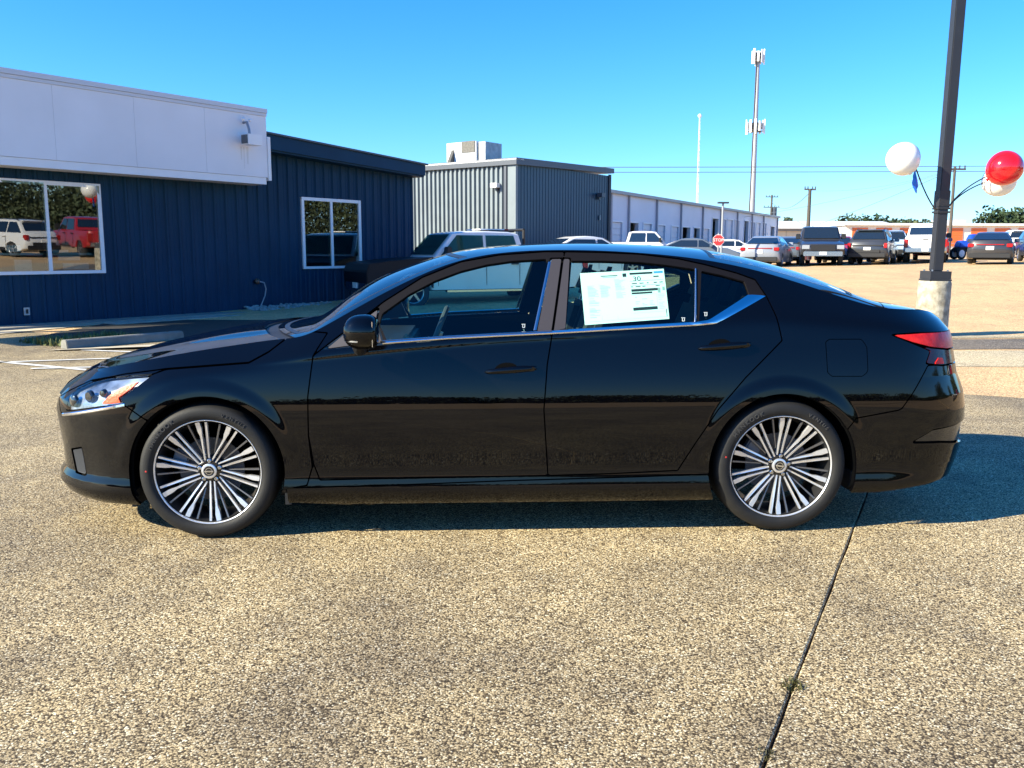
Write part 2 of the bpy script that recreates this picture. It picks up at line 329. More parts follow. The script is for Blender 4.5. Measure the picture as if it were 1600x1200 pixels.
# navy eave that slopes down to the right
b = MB()
for o0, o1, dz0, dz1 in ((.02, .42, 0, .30), (.42, .47, .04, .34)):
    vs = [A(t, o, z) for t, z in ((5.66, 3.60+dz0), (5.66, 3.62+dz1), (10.98, 3.36+dz0), (10.98, 3.33+dz1)) for o in (o0, o1)]
    b.add(vs, [(0, 1, 3, 2), (4, 6, 7, 5), (0, 4, 5, 1), (2, 3, 7, 6), (1, 5, 7, 3), (0, 2, 6, 4)])
bpart(b, 'eave', navy)
b = MB(); vs = [A(t, o, z) for t, z in ((5.66, 3.965), (5.66, 4.005), (11.05, 3.675), (11.05, 3.715)) for o in (-1.2, .52)]
b.add(vs, [(0, 1, 3, 2), (4, 6, 7, 5), (0, 4, 5, 1), (2, 3, 7, 6), (1, 5, 7, 3), (0, 2, 6, 4)]); bpart(b, 'roof_edge', roofm)
refl_glass = glass('office_window_glass', (.40, .50, .46), boost=1.0, ior=2.7)
def window(t0, t1, mids, tilt=.037):
    z0, z1 = .95, 2.66
    b = MB(); w_ = .075
    fbox(b, A, t0, t1, .0, .055, z0, z0+w_*.8); fbox(b, A, t0, t1, .0, .055, z1-w_, z1); fbox(b, A, t0, t0+w_, -.003, .058, z0+.002, z1-.002); fbox(b, A, t1-w_, t1, -.003, .058, z0+.002, z1-.002)
    fr = bpart(b, 'window', whitetrim)
    for m_ in mids: bpart(fbox(MB(), A, m_-.035, m_+.035, .0, .05, z0+w_*.8, z1-w_), 'mullion', whitetrim, parent=fr)
    ed = [t0]+mids+[t1]
    for a, c in zip(ed, ed[1:]):
        b = MB(); k_ = .023*(c-a); b.add([A(a+.03, .004, z0+.04), A(c-.03, .004+k_, z0+.04), A(c-.03, tilt+k_, z1-.04), A(a+.03, tilt, z1-.04)], [(0, 1, 2, 3)]); bpart(b, 'pane', refl_glass, parent=fr)
        b = MB(); e = .05
        for (x0, x1, y0, y1) in ((a+.03, a+.03+e, z0+.05, z1-.05), (c-.03-e, c-.03, z0+.05, z1-.05)): fbox(b, A, x0, x1, -.04, -.01, y0, y1)
        bpart(b, 'sash', mat('dark_sash', (.03, .035, .04), .5), parent=fr)
    return fr
window(-.58, 2.03, [.97]); window(7.01, 8.95, [7.96], .006)
# papers and a shelf just inside the left window
b = MB(); fbox(b, A, -.8, 1.9, -.5, -.2, 1.30, 1.34); bpart(b, 'window_shelf', mat('shelf_white', (.7, .7, .68), .6))
pp = mat('paper_white', (.75, .77, .74), .7, noise=.2, nscale=12)
for t0, z0, w_, h_, lb_ in ((.30, 1.36, .24, .12, 'white sheet standing highest behind the left pane of the showroom window'), (.42, 1.0, .3, .22, 'tall stack of papers at the bottom of the left window pane'), (1.12, 1.34, .30, .06, 'thin paper pile, topmost behind the right pane of the left window'), (1.22, 1.20, .42, .09, 'middle paper pile behind the right pane of the left window'), (1.3, 1.03, .5, .12, 'widest paper pile at the bottom of the right window pane')):
    b = MB(); fbox(b, A, t0, t0+w_, -.18, -.15, z0, z0+h_); o = b.build('paper_pile', pp)
    tag(o, lb_, 'papers', 'papers in the showroom window')
# light fitting, outlet, tap and hose
def wthing(b, name, m, label, cat, **k): return tag(b.build(name, m, **k), label, cat)
fl = thing('floodlight', 'white square floodlight hanging on the white fascia near its right end', 'lamp', A(5.0, .62, 3.75))
for nm, bb, m_ in (('lamp_head', fbox(MB(), A, 4.86, 5.22, .72, .95, 3.62, 3.84), whitetrim), ('lamp_arm', MB().tube([A(5.0, .62, 4.10), A(5.0, .74, 4.10), A(5.0, .8, 3.96), A(5.0, .82, 3.84)], .028, 8), mat('grey_bracket', (.3, .3, .32), .5, metal=.5)),
                  ('sensor', MB().sphere(A(4.93, .72, 4.16), .04, 10, 6).sphere(A(5.10, .72, 4.15), .035, 10, 6), whitetrim), ('lens', fbox(MB(), A, 4.84, 4.858, .74, .93, 3.64, 3.82), mat('lamp_glass', (.1, .1, .1), .1))):
    bb.v = [tuple(Vector(v)-fl.location) for v in bb.v]; bb.build(nm, m_, fl, True)
b = fbox(MB(), A, .43, .53, .012, .035, .21, .35); ob_ = tag(b.build('wall_outlet', mat('outlet_plate', (.45, .46, .44), .5)), 'small pale outlet plate low on the navy wall under the left window', 'outlet')
fbox(MB(), A, .46, .50, .036, .045, .24, .32).build('outlet_cover', blackplastic, ob_)
hs = thing('hose_pipe', 'grey hose and tap hanging from the navy wall between the two windows', 'hose', A(5.6, .05, 0))
for nm, bb, m_ in (('tap', MB().sphere(A(5.60, .09, .69), .07, 12, 8).tube([A(5.60, 0, .70), A(5.60, .14, .70)], .03, 8), mat('brown_tap', (.12, .08, .06), .5, metal=.5)),
                   ('hose', MB().tube([A(5.62, .14, .69), A(5.74, .16, .66), A(5.80, .14, .52), A(5.78, .12, .36), A(5.68, .12, .18), A(5.57, .14, .03)], .014, 8), mat('grey_hose', (.30, .32, .34), .5))):
    bb.v = [tuple(Vector(v)-hs.location) for v in bb.v]; bb.build(nm, m_, hs, True)
# walk along the wall, planting bed, river stones and a concrete wheel stop
structure(fbox(MB(), A, TL, 4.9, -.02, .62, -.04, .05).build('wall_walk', mat('walk_concrete', (.30, .28, .24), .9, noise=.25, nscale=5)))
structure(fbox(MB(), A, 1.6, 10.5, .62, 1.05, -.04, .03).build('bed_kerb', conc))
bedm = mat('dark_mulch_bed', (.035, .03, .024), .95, noise=.5, nscale=12, bump=.6, bscale=30)
structure(sheet('planting_bed', [tuple(A(1.5, .7, 0)[:2]), tuple(A(10.5, .7, 0)[:2]), tuple(A(10.5, 3.2, 0)[:2]), tuple(A(2.6, 4.4, 0)[:2]), tuple(A(-.9, 4.2, 0)[:2]), tuple(A(-.9, 2.6, 0)[:2])], .012, bedm, None, .03, 8))
ap = mat('apron_concrete', (.55, .47, .34), .9, noise=.15, nscale=3)
structure(sheet('pale_apron', [tuple(A(TL-2, .64, 0)[:2]), tuple(A(1.7, .66, 0)[:2]), tuple(A(-.6, 1.25, 0)[:2]), tuple(A(TL-2, 1.5, 0)[:2])], .012, ap, None, .02, 9))
structure(sheet('pale_apron_edge', [(-6.1, 7.35), (-5.9, 7.55), (-3.4, 8.9), (-1.4, 8.4), (-1.2, 8.2), (-3.3, 8.35)], .013, ap, None, .02, 10))
rs_ = random.Random(5); b = MB()
for q in range(900):
    t, o_ = rs_.uniform(5.2, 10.8), rs_.uniform(.02, .66)
    c = A(t, o_, .04+rs_.uniform(0, .10)*(1-o_)); r_ = rs_.uniform(.03, .065)
    M_ = Matrix.Translation(c) @ Matrix.Rotation(rs_.uniform(0, 3), 4, 'Z') @ Matrix.Rotation(rs_.uniform(-.5, .5), 4, 'X')
    b.sphere((0, 0, 0), r_, 6, 4, (1, rs_.uniform(.6, .9), rs_.uniform(.45, .7)), M_)
stuff(b.build('river_stones', mat('pale_river_stone', (.42, .42, .40), .8, noise=.5, nscale=4), smooth=True), 'pale river stones banked against the navy wall', 'stones')
ws_ = thing('wheel_stop', 'long concrete wheel stop lying in the shade before the navy wall', 'wheel stop', (-5.35, 8.35, 0), math.atan2(1.33, 1.1))
b = MB(); b.prism([(-.10, 0), (.10, 0), (.075, .11), (.05, .13), (-.05, .13), (-.075, .11)], -.93, .93, lambda p, q, h: (h, p, q)); b.build('stop_block', mat('grey_stop_concrete', (.24, .23, .20), .9, noise=.35, nscale=6, bump=.3, bscale=40), ws_, fix=True, bevel=.008)
b = MB(); b.lathe([(.015, .13), (.015, .137), (.001, .139)], 10, 'z', Matrix.Translation((-.7, 0, 0))); b.lathe([(.015, .13), (.015, .137), (.001, .139)], 10, 'z', Matrix.Translation((.7, 0, 0))); b.build('anchor_bolt', mat('rusty_bolt', (.15, .07, .04), .8), ws_)
# bed grass and small things
gr = MB(); rn = random.Random(9)
for q in range(1100):
    t, o_ = rn.uniform(-1.0, .5), rn.uniform(2.9, 4.0); c = A(t, o_, .01); h_ = rn.uniform(.04, .14); a = rn.uniform(0, 6.28); dx, dy = math.cos(a)*.012, math.sin(a)*.012
    gr.add([(c.x-dx, c.y-dy, .01), (c.x+dx, c.y+dy, .01), (c.x+dy*4, c.y-dx*4, h_)], [(0, 1, 2)])
stuff(gr.build('bed_grass', mat('dry_grass', (.16, .18, .05), .8, noise=.5, nscale=3)), 'sunlit grass growing at the end of the concrete wheel stop', 'grass')
# ------------------------------------------------------------------ the grey and navy workshop behind
BP = Vector((1.47, 27.21, 0)); B1 = WD.copy(); B2 = Vector((-.778, .628, 0))
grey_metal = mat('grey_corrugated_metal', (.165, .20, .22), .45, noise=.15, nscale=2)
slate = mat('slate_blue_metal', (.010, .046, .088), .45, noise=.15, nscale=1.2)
wk = thing('workshop_building', 'tall flat roofed workshop with a sunlit grey ribbed wall and a slate blue side', 'building', BP)
def wpart(b, name, m, par=None, **k):
    b.v = [tuple(Vector(v)-BP) for v in b.v]; return b.build(name, m, par or wk, **k)
FL = frame_fn(BP, B2, -B1); FR = frame_fn(BP, B1, Vector((.778, -.628, 0)))
n = 24; prof = []
for q in range(n):
    x = 5.2*q/n; w_ = 5.2/n; prof += [(x, 0), (x+w_*.46, 0), (x+w_*.56, .075), (x+w_*.90, .075)]
prof += [(5.2, 0), (5.2, -.1), (0, -.1)]
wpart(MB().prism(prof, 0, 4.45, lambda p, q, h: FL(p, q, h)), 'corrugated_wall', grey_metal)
n = 34; prof = []
for q in range(n):
    x = 6.75*q/n; w_ = 6.75/n; prof += [(x, 0), (x+w_*.7, 0), (x+w_*.76, .016), (x+w_*.94, .016)]
prof += [(6.75, 0), (6.75, -.1), (0, -.1)]
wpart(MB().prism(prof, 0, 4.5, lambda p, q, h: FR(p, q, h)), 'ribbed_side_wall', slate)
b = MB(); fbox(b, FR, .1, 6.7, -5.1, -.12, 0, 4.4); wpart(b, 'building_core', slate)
b = MB(); fbox(b, FL, -.08, .30, .077, .09, 0, 4.45); fbox(b, FL, -.07, .0, -.06, .077, 0, 4.45); wpart(b, 'corner_trim', grey_metal)
b = MB(); fbox(b, FL, .31, .42, .077, .14, 0, 4.40); wpart(b, 'downpipe', roofm)
b = MB(); fbox(b, FL, -.15, 5.3, -.3, .16, 4.47, 4.60); wpart(b, 'roof_trim', mat('pale_roof_trim', (.42, .42, .40), .5))
b = MB(); fbox(b, FL, -.17, 5.3, -.3, .18, 4.605, 4.66); wpart(b, 'roof_cap', whitetrim)
b = MB(); vs = [FR(t, o, z) for t, z in ((-.18, 4.44), (-.18, 4.68), (6.8, 4.60), (6.8, 4.80)) for o in (-5.2, .17)]
b.add(vs, [(0, 1, 3, 2), (4, 6, 7, 5), (0, 4, 5, 1), (2, 3, 7, 6), (1, 5, 7, 3), (0, 2, 6, 4)]); wpart(b, 'roof', roofm)
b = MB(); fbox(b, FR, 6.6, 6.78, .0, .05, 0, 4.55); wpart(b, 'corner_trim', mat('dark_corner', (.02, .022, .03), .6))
def small_lamp(F, t, z, label, dark=False):
    p = F(t, .05, z); o = thing('wall_lamp', label, 'lamp', p)
    for nm, bb, m_ in (('lamp_body', fbox(MB(), F, t-.14, t+.14, .06, .30, z-.04, z+.12), whitetrim if not dark else roofm), ('lamp_bracket', fbox(MB(), F, t-.05, t+.05, .0, .12, z-.14, z+.0), roofm)):
        bb.v = [tuple(Vector(v)-p) for v in bb.v]; bb.build(nm, m_, o)
small_lamp(FL, .78, 3.70, 'pale wall lamp high on the grey ribbed wall'); small_lamp(FR, 5.75, 3.62, 'small wall lamp high on the slate blue wall', True)
b = fbox(MB(), FR, 5.85, 5.95, .02, .06, 2.65, 2.85); tag(b.build('junction_box', grey_metal), 'little grey junction box below the lamp on the slate blue wall', 'junction box')
ac = thing('air_conditioner', 'white rooftop air conditioning unit on the grey workshop roof', 'air conditioner', BP+B1*2.5+B2*4.4)
AC = frame_fn(BP+B1*2.5, B2, -B1)
for nm, bb, m_ in (('cabinet', fbox(MB(), AC, 3.80, 5.35, -1.4, 0, 4.7, 5.78), whitetrim), ('hood_panel', MB().prism([(0, 4.85), (.0, 5.5), (.35, 4.85)], 5.10, 4.95, lambda p, q, h: AC(h, p, q)), mat('dark_louvre', (.05, .05, .05), .7)),
                   ('grille', fbox(MB(), AC, 3.85, 4.55, .002, .03, 5.35, 5.80), mat('condenser_coil', (.18, .17, .15), .8, noise=.5, nscale=20)), ('side_panel', fbox(MB(), AC, 3.40, 3.74, -1.2, -.1, 4.75, 5.75), mat('pale_duct', (.6, .6, .58), .5, noise=.4, nscale=4))):
    bb.v = [tuple(Vector(v)-ac.location) for v in bb.v]; bb.build(nm, m_, ac)
# ------------------------------------------------------------------ the long white row of bays
CP = Vector((8.69, 51.18, 0)); C1 = Vector((.5208, .8537, 0)); CN = Vector((.8537, -.5208, 0)); FC_ = frame_fn(CP, C1, CN)
baywhite = mat('bay_white_metal', (.62, .64, .74), .5, noise=.10, nscale=.6)
by = thing('storage_row_building', 'long white building with a row of bay doors receding behind the parked cars', 'building', CP)
def cpart(b, name, m, par=None, **k):
    b.v = [tuple(Vector(v)-CP) for v in b.v]; return b.build(name, m, par or by, **k)
doors = [(0.24, 1.99, 3.22, 'w'), (3.37, 4.92, 3.25, 'd'), (5.92, 7.59, 3.25, 'w'), (8.94, 10.48, 3.22, 'w'), (11.94, 13.61, 3.2, 'w'), (14.55, 16.5, 3.22, 'd'), (17.51, 19.08, 3.22, 'd'), (20.16, 21.83, 3.22, 'w'),
         (22.67, 24.45, 4.16, 'd'), (25.3, 27.0, 4.16, 'w'), (27.5, 29.3, 4.18, 'w'), (30.0, 31.6, 4.2, 'w'), (33.5, 35.1, 4.25, 'd'), (35.9, 37.7, 4.22, 'w'), (38.3, 40.1, 4.22, 'w'), (40.9, 42.7, 4.25, 'w'), (44.9, 46.6, 4.0, 'd')]
x = -2.0; b = MB()
for a, c, h_, k_ in doors:
    fbox(b, FC_, x, a, -.25, 0, 0, 5.0); fbox(b, FC_, a, c, -.25, 0, h_, 5.0); x = c
fbox(b, FC_, x, 47.9, -.25, 0, 0, 5.0); fbox(b, FC_, 47.7, 47.9, -12, -.25, 0, 5.0); fbox(b, FC_, -2, 47.9, -12.2, -12, 0, 5); fbox(b, FC_, -2.2, -2, -12.2, 0, 0, 5); cpart(b, 'wall', baywhite)
b = MB(); fbox(b, FC_, -2.3, 48.1, -12.3, .15, 5.03, 5.10); fbox(b, FC_, -2.3, 48.1, .152, .30, 4.98, 5.18); cpart(b, 'roof', mat('grey_gutter', (.28, .29, .30), .5))
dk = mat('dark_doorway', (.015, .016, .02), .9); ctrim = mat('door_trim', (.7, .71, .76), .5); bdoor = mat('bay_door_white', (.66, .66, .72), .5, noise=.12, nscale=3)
for a, c, h_, k_ in doors:
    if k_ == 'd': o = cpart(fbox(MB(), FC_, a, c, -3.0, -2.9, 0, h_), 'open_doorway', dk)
    else:
        b = MB()
        for q in range(8): fbox(b, FC_, a+.02, c-.02, -.14, -.08, h_*q/8+.01, h_*(q+1)/8-.03)
        fbox(b, FC_, a+.02, c-.02, -.2, -.142, 0, h_); o = cpart(b, 'bay_door', bdoor)
    b = MB(); fbox(b, FC_, a-.10, a, .002, .04, 0, h_+.1); fbox(b, FC_, c, c+.10, .002, .04, 0, h_+.1); fbox(b, FC_, a+.001, c-.001, .002, .04, h_, h_+.1); cpart(b, 'door_frame', ctrim)
for t in (-.05, 3.02, 8.51, 14.04, 19.76, 25.2, 30.78, 36.4, 41.3, 47.8):
    cpart(fbox(MB(), FC_, t-.07, t+.07, .002, .14, 0, 5.02), 'downpipe', mat('grey_downpipe', (.30, .31, .36), .5))
# ------------------------------------------------------------------ far buildings
cream = mat('cream_wall', (.72, .62, .44), .7, noise=.1, nscale=.5); palroof = mat('pale_metal_roof', (.66, .66, .64), .5)
fb = thing('warehouse', 'low cream warehouse with a pale roof beyond the far end of the white row', 'building', (46, 105, 0))
MB().box(-10, 12, 0, 12, 0, 4.0).build('wall', cream, fb); b = MB(); b.prism([(-.6, 4.15), (-.6, 4.35), (6, 5.3), (12.6, 4.35), (12.6, 4.15)], -10.4, 8.4, lambda p, q, h: (h, p, q)); b.build('roof', palroof, fb, fix=True)
MB().box(-10.2, 12.2, -.25, -.02, 3.85, 4.14).build('eave_shadow_board', mat('grey_eave', (.22, .22, .22), .6), fb)
for q in range(9): MB().box(-9+q*2.3, -8.94+q*2.3, -.05, -.01, .1, 3.8).build('wall_seam', mat('seam_grey', (.45, .40, .30), .7), fb)
for q in (1, 4, 7): MB().box(-8.4+q*2.3, -7.2+q*2.3, -.09, -.02, .3, 2.7).build('door', mat('warehouse_door', (.6, .6, .58), .6), fb)
f2 = thing('flat_roof_office', 'low pale flat roofed building with a grey canopy behind the dark estate car', 'building', (60, 106, 0))
MB().box(-4, 5, 0, 10, 0, 4.2).build('wall', mat('pale_stucco', (.62, .60, .54), .8), f2); MB().box(-5, 5.3, -2.5, 10.2, 4.2, 4.55).build('canopy', palroof, f2); MB().box(-5, 5.2, -2.45, -2.2, 3.95, 4.19).build('canopy_edge', mat('canopy_grey', (.25, .25, .25), .6), f2)
MB().box(1.0, 4.0, 2, 5, 4.56, 5.4).build('roof_plant', whitetrim, f2)
for q in range(4): MB().box(-3.3+q*2, -1.9+q*2, -.06, -.01, 1, 3).build('window', mat('far_window', (.06, .07, .08), .2), f2)
og = mat('orange_roller_door', (.80, .17, .035), .5, noise=.1, nscale=2); st_ = thing('storage_units', 'long white storage building with orange roller doors at the right', 'building', (40.5, 90, 0))
MB().box(0, 46, 0, 9, 0, 4.15).build('wall', mat('storage_white', (.78, .72, .62), .6), st_); MB().box(-.3, 46.3, -.4, 9.3, 4.16, 4.40).build('roof', whitetrim, st_)
dm = None
for q in range(17):
    b = MB()
    for z in range(9): b.box(.42, 2.16, -.06, -.005, 2.30+z*.18, 2.46+z*.18)
    if dm is None:
        d_ = b.build('roller_door', og, st_); dm = d_.data; 
    else: d_ = bpy.data.objects.new('roller_door', dm); COL.objects.link(d_); d_.parent = st_
    d_.location = (q*2.65+.3, 0, 0)
MB().box(0, 46, -.10, -.02, 1.95, 2.22).build('lower_sill', og, st_)
# ------------------------------------------------------------------ the sedan
def sm(t): t=np.clip(t,0,1); return t*t*(3-2*t)
def spl(x,xs,ys):
    """smooth monotone-ish cubic through knots (natural cubic spline)"""
    xs=np.asarray(xs,float); ys=np.asarray(ys,float); n=len(xs); h=np.diff(xs)
    A=np.eye(n); r=np.zeros(n)
    for i in range(1,n-1):
        A[i,i-1]=h[i-1]; A[i,i]=2*(h[i-1]+h[i]); A[i,i+1]=h[i]; r[i]=3*((ys[i+1]-ys[i])/h[i]-(ys[i]-ys[i-1])/h[i-1])
    c=np.linalg.solve(A,r); b=np.diff(ys)/h-h*(2*c[:-1]+c[1:])/3; d=np.diff(c)/(3*h)
    x=np.asarray(x,float); i=np.clip(np.searchsorted(xs,x)-1,0,n-2); t=x-xs[i]
    return ys[i]+b[i]*t+c[i]*t*t+d[i]*t**3
# ---------------------------------------------------------------- sedan body as smooth functions (front = -x, near side = -y)
AX=1.412; WR=.335
ZT=([-2.60,-2.30,-2.10,-1.95,-1.71,-1.50,-1.25,-1.06,-.95,-.83,-.70,-.567,-.44,-.30,-.18,.07,.33,.72,1.05,1.39,1.73,1.93,2.15,2.27,2.36,2.5,2.7],
    [.66,.72,.785,.822,.872,.910,.948,.973,.990,1.045,1.118,1.190,1.253,1.313,1.352,1.394,1.405,1.392,1.358,1.286,1.178,1.122,1.105,1.090,1.07,1.05,1.0])
def ztop(x): return spl(x,*ZT)
CR=([-2.6,-2.4,-2.2,-1.9,-1.6,-1.3,-1.08,-.95,-.78,-.48,-.19,.1,.475,.85,1.22,1.6,1.88,2.05,2.2,2.6],[.01,.015,.03,.037,.04,.04,.036,.065,.105,.085,.052,.036,.042,.054,.08,.105,.095,.04,.018,.015])
def crown(x): return np.maximum(spl(x,*CR),.004)
HB=([-2.6,-2.2,-1.9,-1.5,-1.1,-.85,-.6,0,.6,1.05,1.3,1.6,2.0,2.3,2.7],[.60,.66,.73,.815,.872,.925,.962,.995,1.03,1.055,1.07,1.055,1.03,.99,.97])
TS=([-2.6,-2.2,-1.9,-1.5,-1.1,-.9,-.6,0,.6,1.1,1.5,2.0,2.3,2.7],[.9,.9,.85,.8,.72,.62,.56,.52,.52,.56,.72,1.0,1.0,1.0])
def tumble(x,z):
    h=z-spl(x,*HB); s=.016
    return spl(x,*TS)*s*np.logaddexp(0,h/s)+.25*np.maximum(h,0)**2
TZ=np.array([.05,.14,.18,.215,.24,.262,.29,.32,.36,.42,.50,.58,.64,.70,.76,.82,.88,.94,1.0,1.1,1.5])
TD=np.array([-70,-60,-45,-20,-3,8,10,6,2.2,.8,1.0,2.2,3.8,5.8,8,10,11.5,12.5,12,8,6.])
_zz=np.linspace(.05,1.5,1451); _td=np.tan(np.radians(np.interp(_zz,TZ,TD))); _dd=np.concatenate([[0],np.cumsum((_td[1:]+_td[:-1])/2)*.001]); _dd-=np.interp(.45,_zz,_dd)
GL=([-1.3,-1.17,-.89,-.66,-.24,.29,.7,1.0],[.845,.855,.885,.908,.945,.978,1.0,1.01])
def low(x,z):
    d=np.interp(z,_zz,_dd)
    zl=spl(x,*GL); a=sm((x+1.35)/.3)*sm((1.0-x)/.7)
    w=.011; t=np.clip((z-zl)/w,-6,6)
    d=d-a*.0026*(1+np.tanh(t))          # thin feature line under the belt
    for s in (-1,1):
        r=np.hypot(x-s*AX,z-WR)
        d=d-.0065*(1-sm((r-.395)/.07))*sm((z-.30)/.2)
    return d
XFZ=([0.0,.14,.19,.235,.275,.31,.40,.50,.60,.66,.71,.76,.80,1.5],[-2.22,-2.28,-2.35,-2.378,-2.37,-2.345,-2.35,-2.365,-2.377,-2.362,-2.32,-2.245,-2.2,-2.2])
XRZ=([0.0,.18,.25,.33,.42,.52,.60,.68,.78,.88,.95,1.0,1.05,1.10,1.5],[2.42,2.45,2.49,2.53,2.555,2.565,2.565,2.55,2.505,2.485,2.475,2.465,2.43,2.37,2.33])
FN=2.5; RN=3.3; FC=-1.56; RC=1.80
def halfw(x,z):
    x=np.asarray(x,float); z=np.asarray(z,float)
    xf=np.interp(z,*XFZ); xr=np.interp(z,*XRZ)
    W=.926-.012*((x-.1)/2.2)**2
    tf=np.clip((FC-x)/(FC-xf),0,1); tr=np.clip((x-RC)/(xr-RC),0,1)
    k=(1-tf**FN)**(1/FN)*(1-tr**RN)**(1/RN)
    return k, W
def yside(x,z):
    k,W=halfw(x,z)
    return -np.maximum(k*(W-low(x,z)-tumble(x,z)),0)
# ------------------------------------------------------------------ panels cut out of the smooth body surface
def polysd(px, pz, poly):
    """signed distance (negative inside) of arrays to a polygon"""
    P = np.asarray(poly, float); n = len(P); d = np.full(px.shape, 1e9); ins = np.zeros(px.shape, bool)
    for i in range(n):
        a = P[i]; b = P[(i+1) % n]; e = b-a; wx = px-a[0]; wz = pz-a[1]; L = (e**2).sum()
        if L < 1e-12: continue
        t = np.clip((wx*e[0]+wz*e[1])/L, 0, 1); d = np.minimum(d, np.hypot(wx-e[0]*t, wz-e[1]*t))
        c = ((a[1] <= pz) & (b[1] > pz)) | ((b[1] <= pz) & (a[1] > pz))
        with np.errstate(divide='ignore', invalid='ignore'):
            xi = a[0]+(pz-a[1])*(e[0]/e[1] if abs(e[1]) > 1e-12 else 0)
        ins ^= c & (px < xi)
    return np.where(ins, -d, d)
def clip_grid(P, N, sd, flange=.015):
    nu, nv = sd.shape; inside = sd < 0
    vid = -np.ones((nu, nv), int); V = []; NN = []; F = []
    def gv(i, j):
        if vid[i, j] < 0: vid[i, j] = len(V); V.append(P[i, j]); NN.append(N[i, j])
        return vid[i, j]
    ed = {}
    def ev(a, b):
        k = (a, b) if a < b else (b, a)
        if k in ed: return ed[k]
        a, b = k; sa, sb = sd[a], sd[b]; t = sa/(sa-sb); t = min(max(t, .001), .999)
        V.append(P[a]*(1-t)+P[b]*t); n = N[a]*(1-t)+N[b]*t; NN.append(n/(np.linalg.norm(n)+1e-12)); ed[k] = len(V)-1
        return ed[k]
    cnt = inside[:-1, :-1].astype(int)+inside[1:, :-1]+inside[1:, 1:]+inside[:-1, 1:]
    cuts = []
    for i, j in np.argwhere(cnt > 0):
        cs = [(i, j), (i+1, j), (i+1, j+1), (i, j+1)]
        if cnt[i, j] == 4:
            F.append([gv(*c) for c in cs]); continue
        poly = []; marks = []
        for k in range(4):
            a = cs[k]; b = cs[(k+1) % 4]
            if inside[a]: poly.append(gv(*a)); marks.append(0)
            if inside[a] != inside[b]: poly.append(ev(a, b)); marks.append(1)
        if len(poly) >= 3:
            F.append(poly)
            m = len(poly)
            for k in range(m):
                if marks[k] and marks[(k+1) % m]: cuts.append((poly[k], poly[(k+1) % m]))
    # grid border edges also get a flange
    nF = len(F)
    if flange:
        fl = {}
        def fv(a, side):
            key = (a, side)
            if key in fl: return fl[key]
            V.append(V[a]-NN[a]*(flange if side else 0)); NN.append(NN[a]); fl[key] = len(V)-1; return fl[key]
        for a, b in cuts:
            pa, pb = V[a], V[b]; e = pb-pa; L = np.linalg.norm(e)
            if L < 1e-7: continue
            n = np.cross(e/L, NN[a])
            i0 = len(V); V += [pa, pb, pb-NN[b]*flange, pa-NN[a]*flange]; NN += [n]*4
            F.append([i0+1, i0, i0+3, i0+2])
    return V, NN, F
def panel_object(name, data, m, parent, mirror=False):
    V, NN, F = data
    V = np.array(V); NN = np.array(NN)
    if len(F) == 0: return None
    if mirror: V = V*[1, -1, 1]; NN = NN*[1, -1, 1]; F = [f[::-1] for f in F]
    me = bpy.data.meshes.new(name); me.from_pydata(V.tolist(), [], F); me.update()
    me.polygons.foreach_set('use_smooth', [True]*len(me.polygons)); me.normals_split_custom_set_from_vertices(NN.tolist())
    me.materials.append(m); o = bpy.data.objects.new(name, me); COL.objects.link(o); o.parent = parent
    return o
BELT = ([-2.6, -.86, -.722, -.559, -.244, .260, .695, .981, 1.071, 1.344, 3], [.93, .93, .944, .953, .976, .999, 1.023, 1.037, 1.046, 1.177, 1.177])
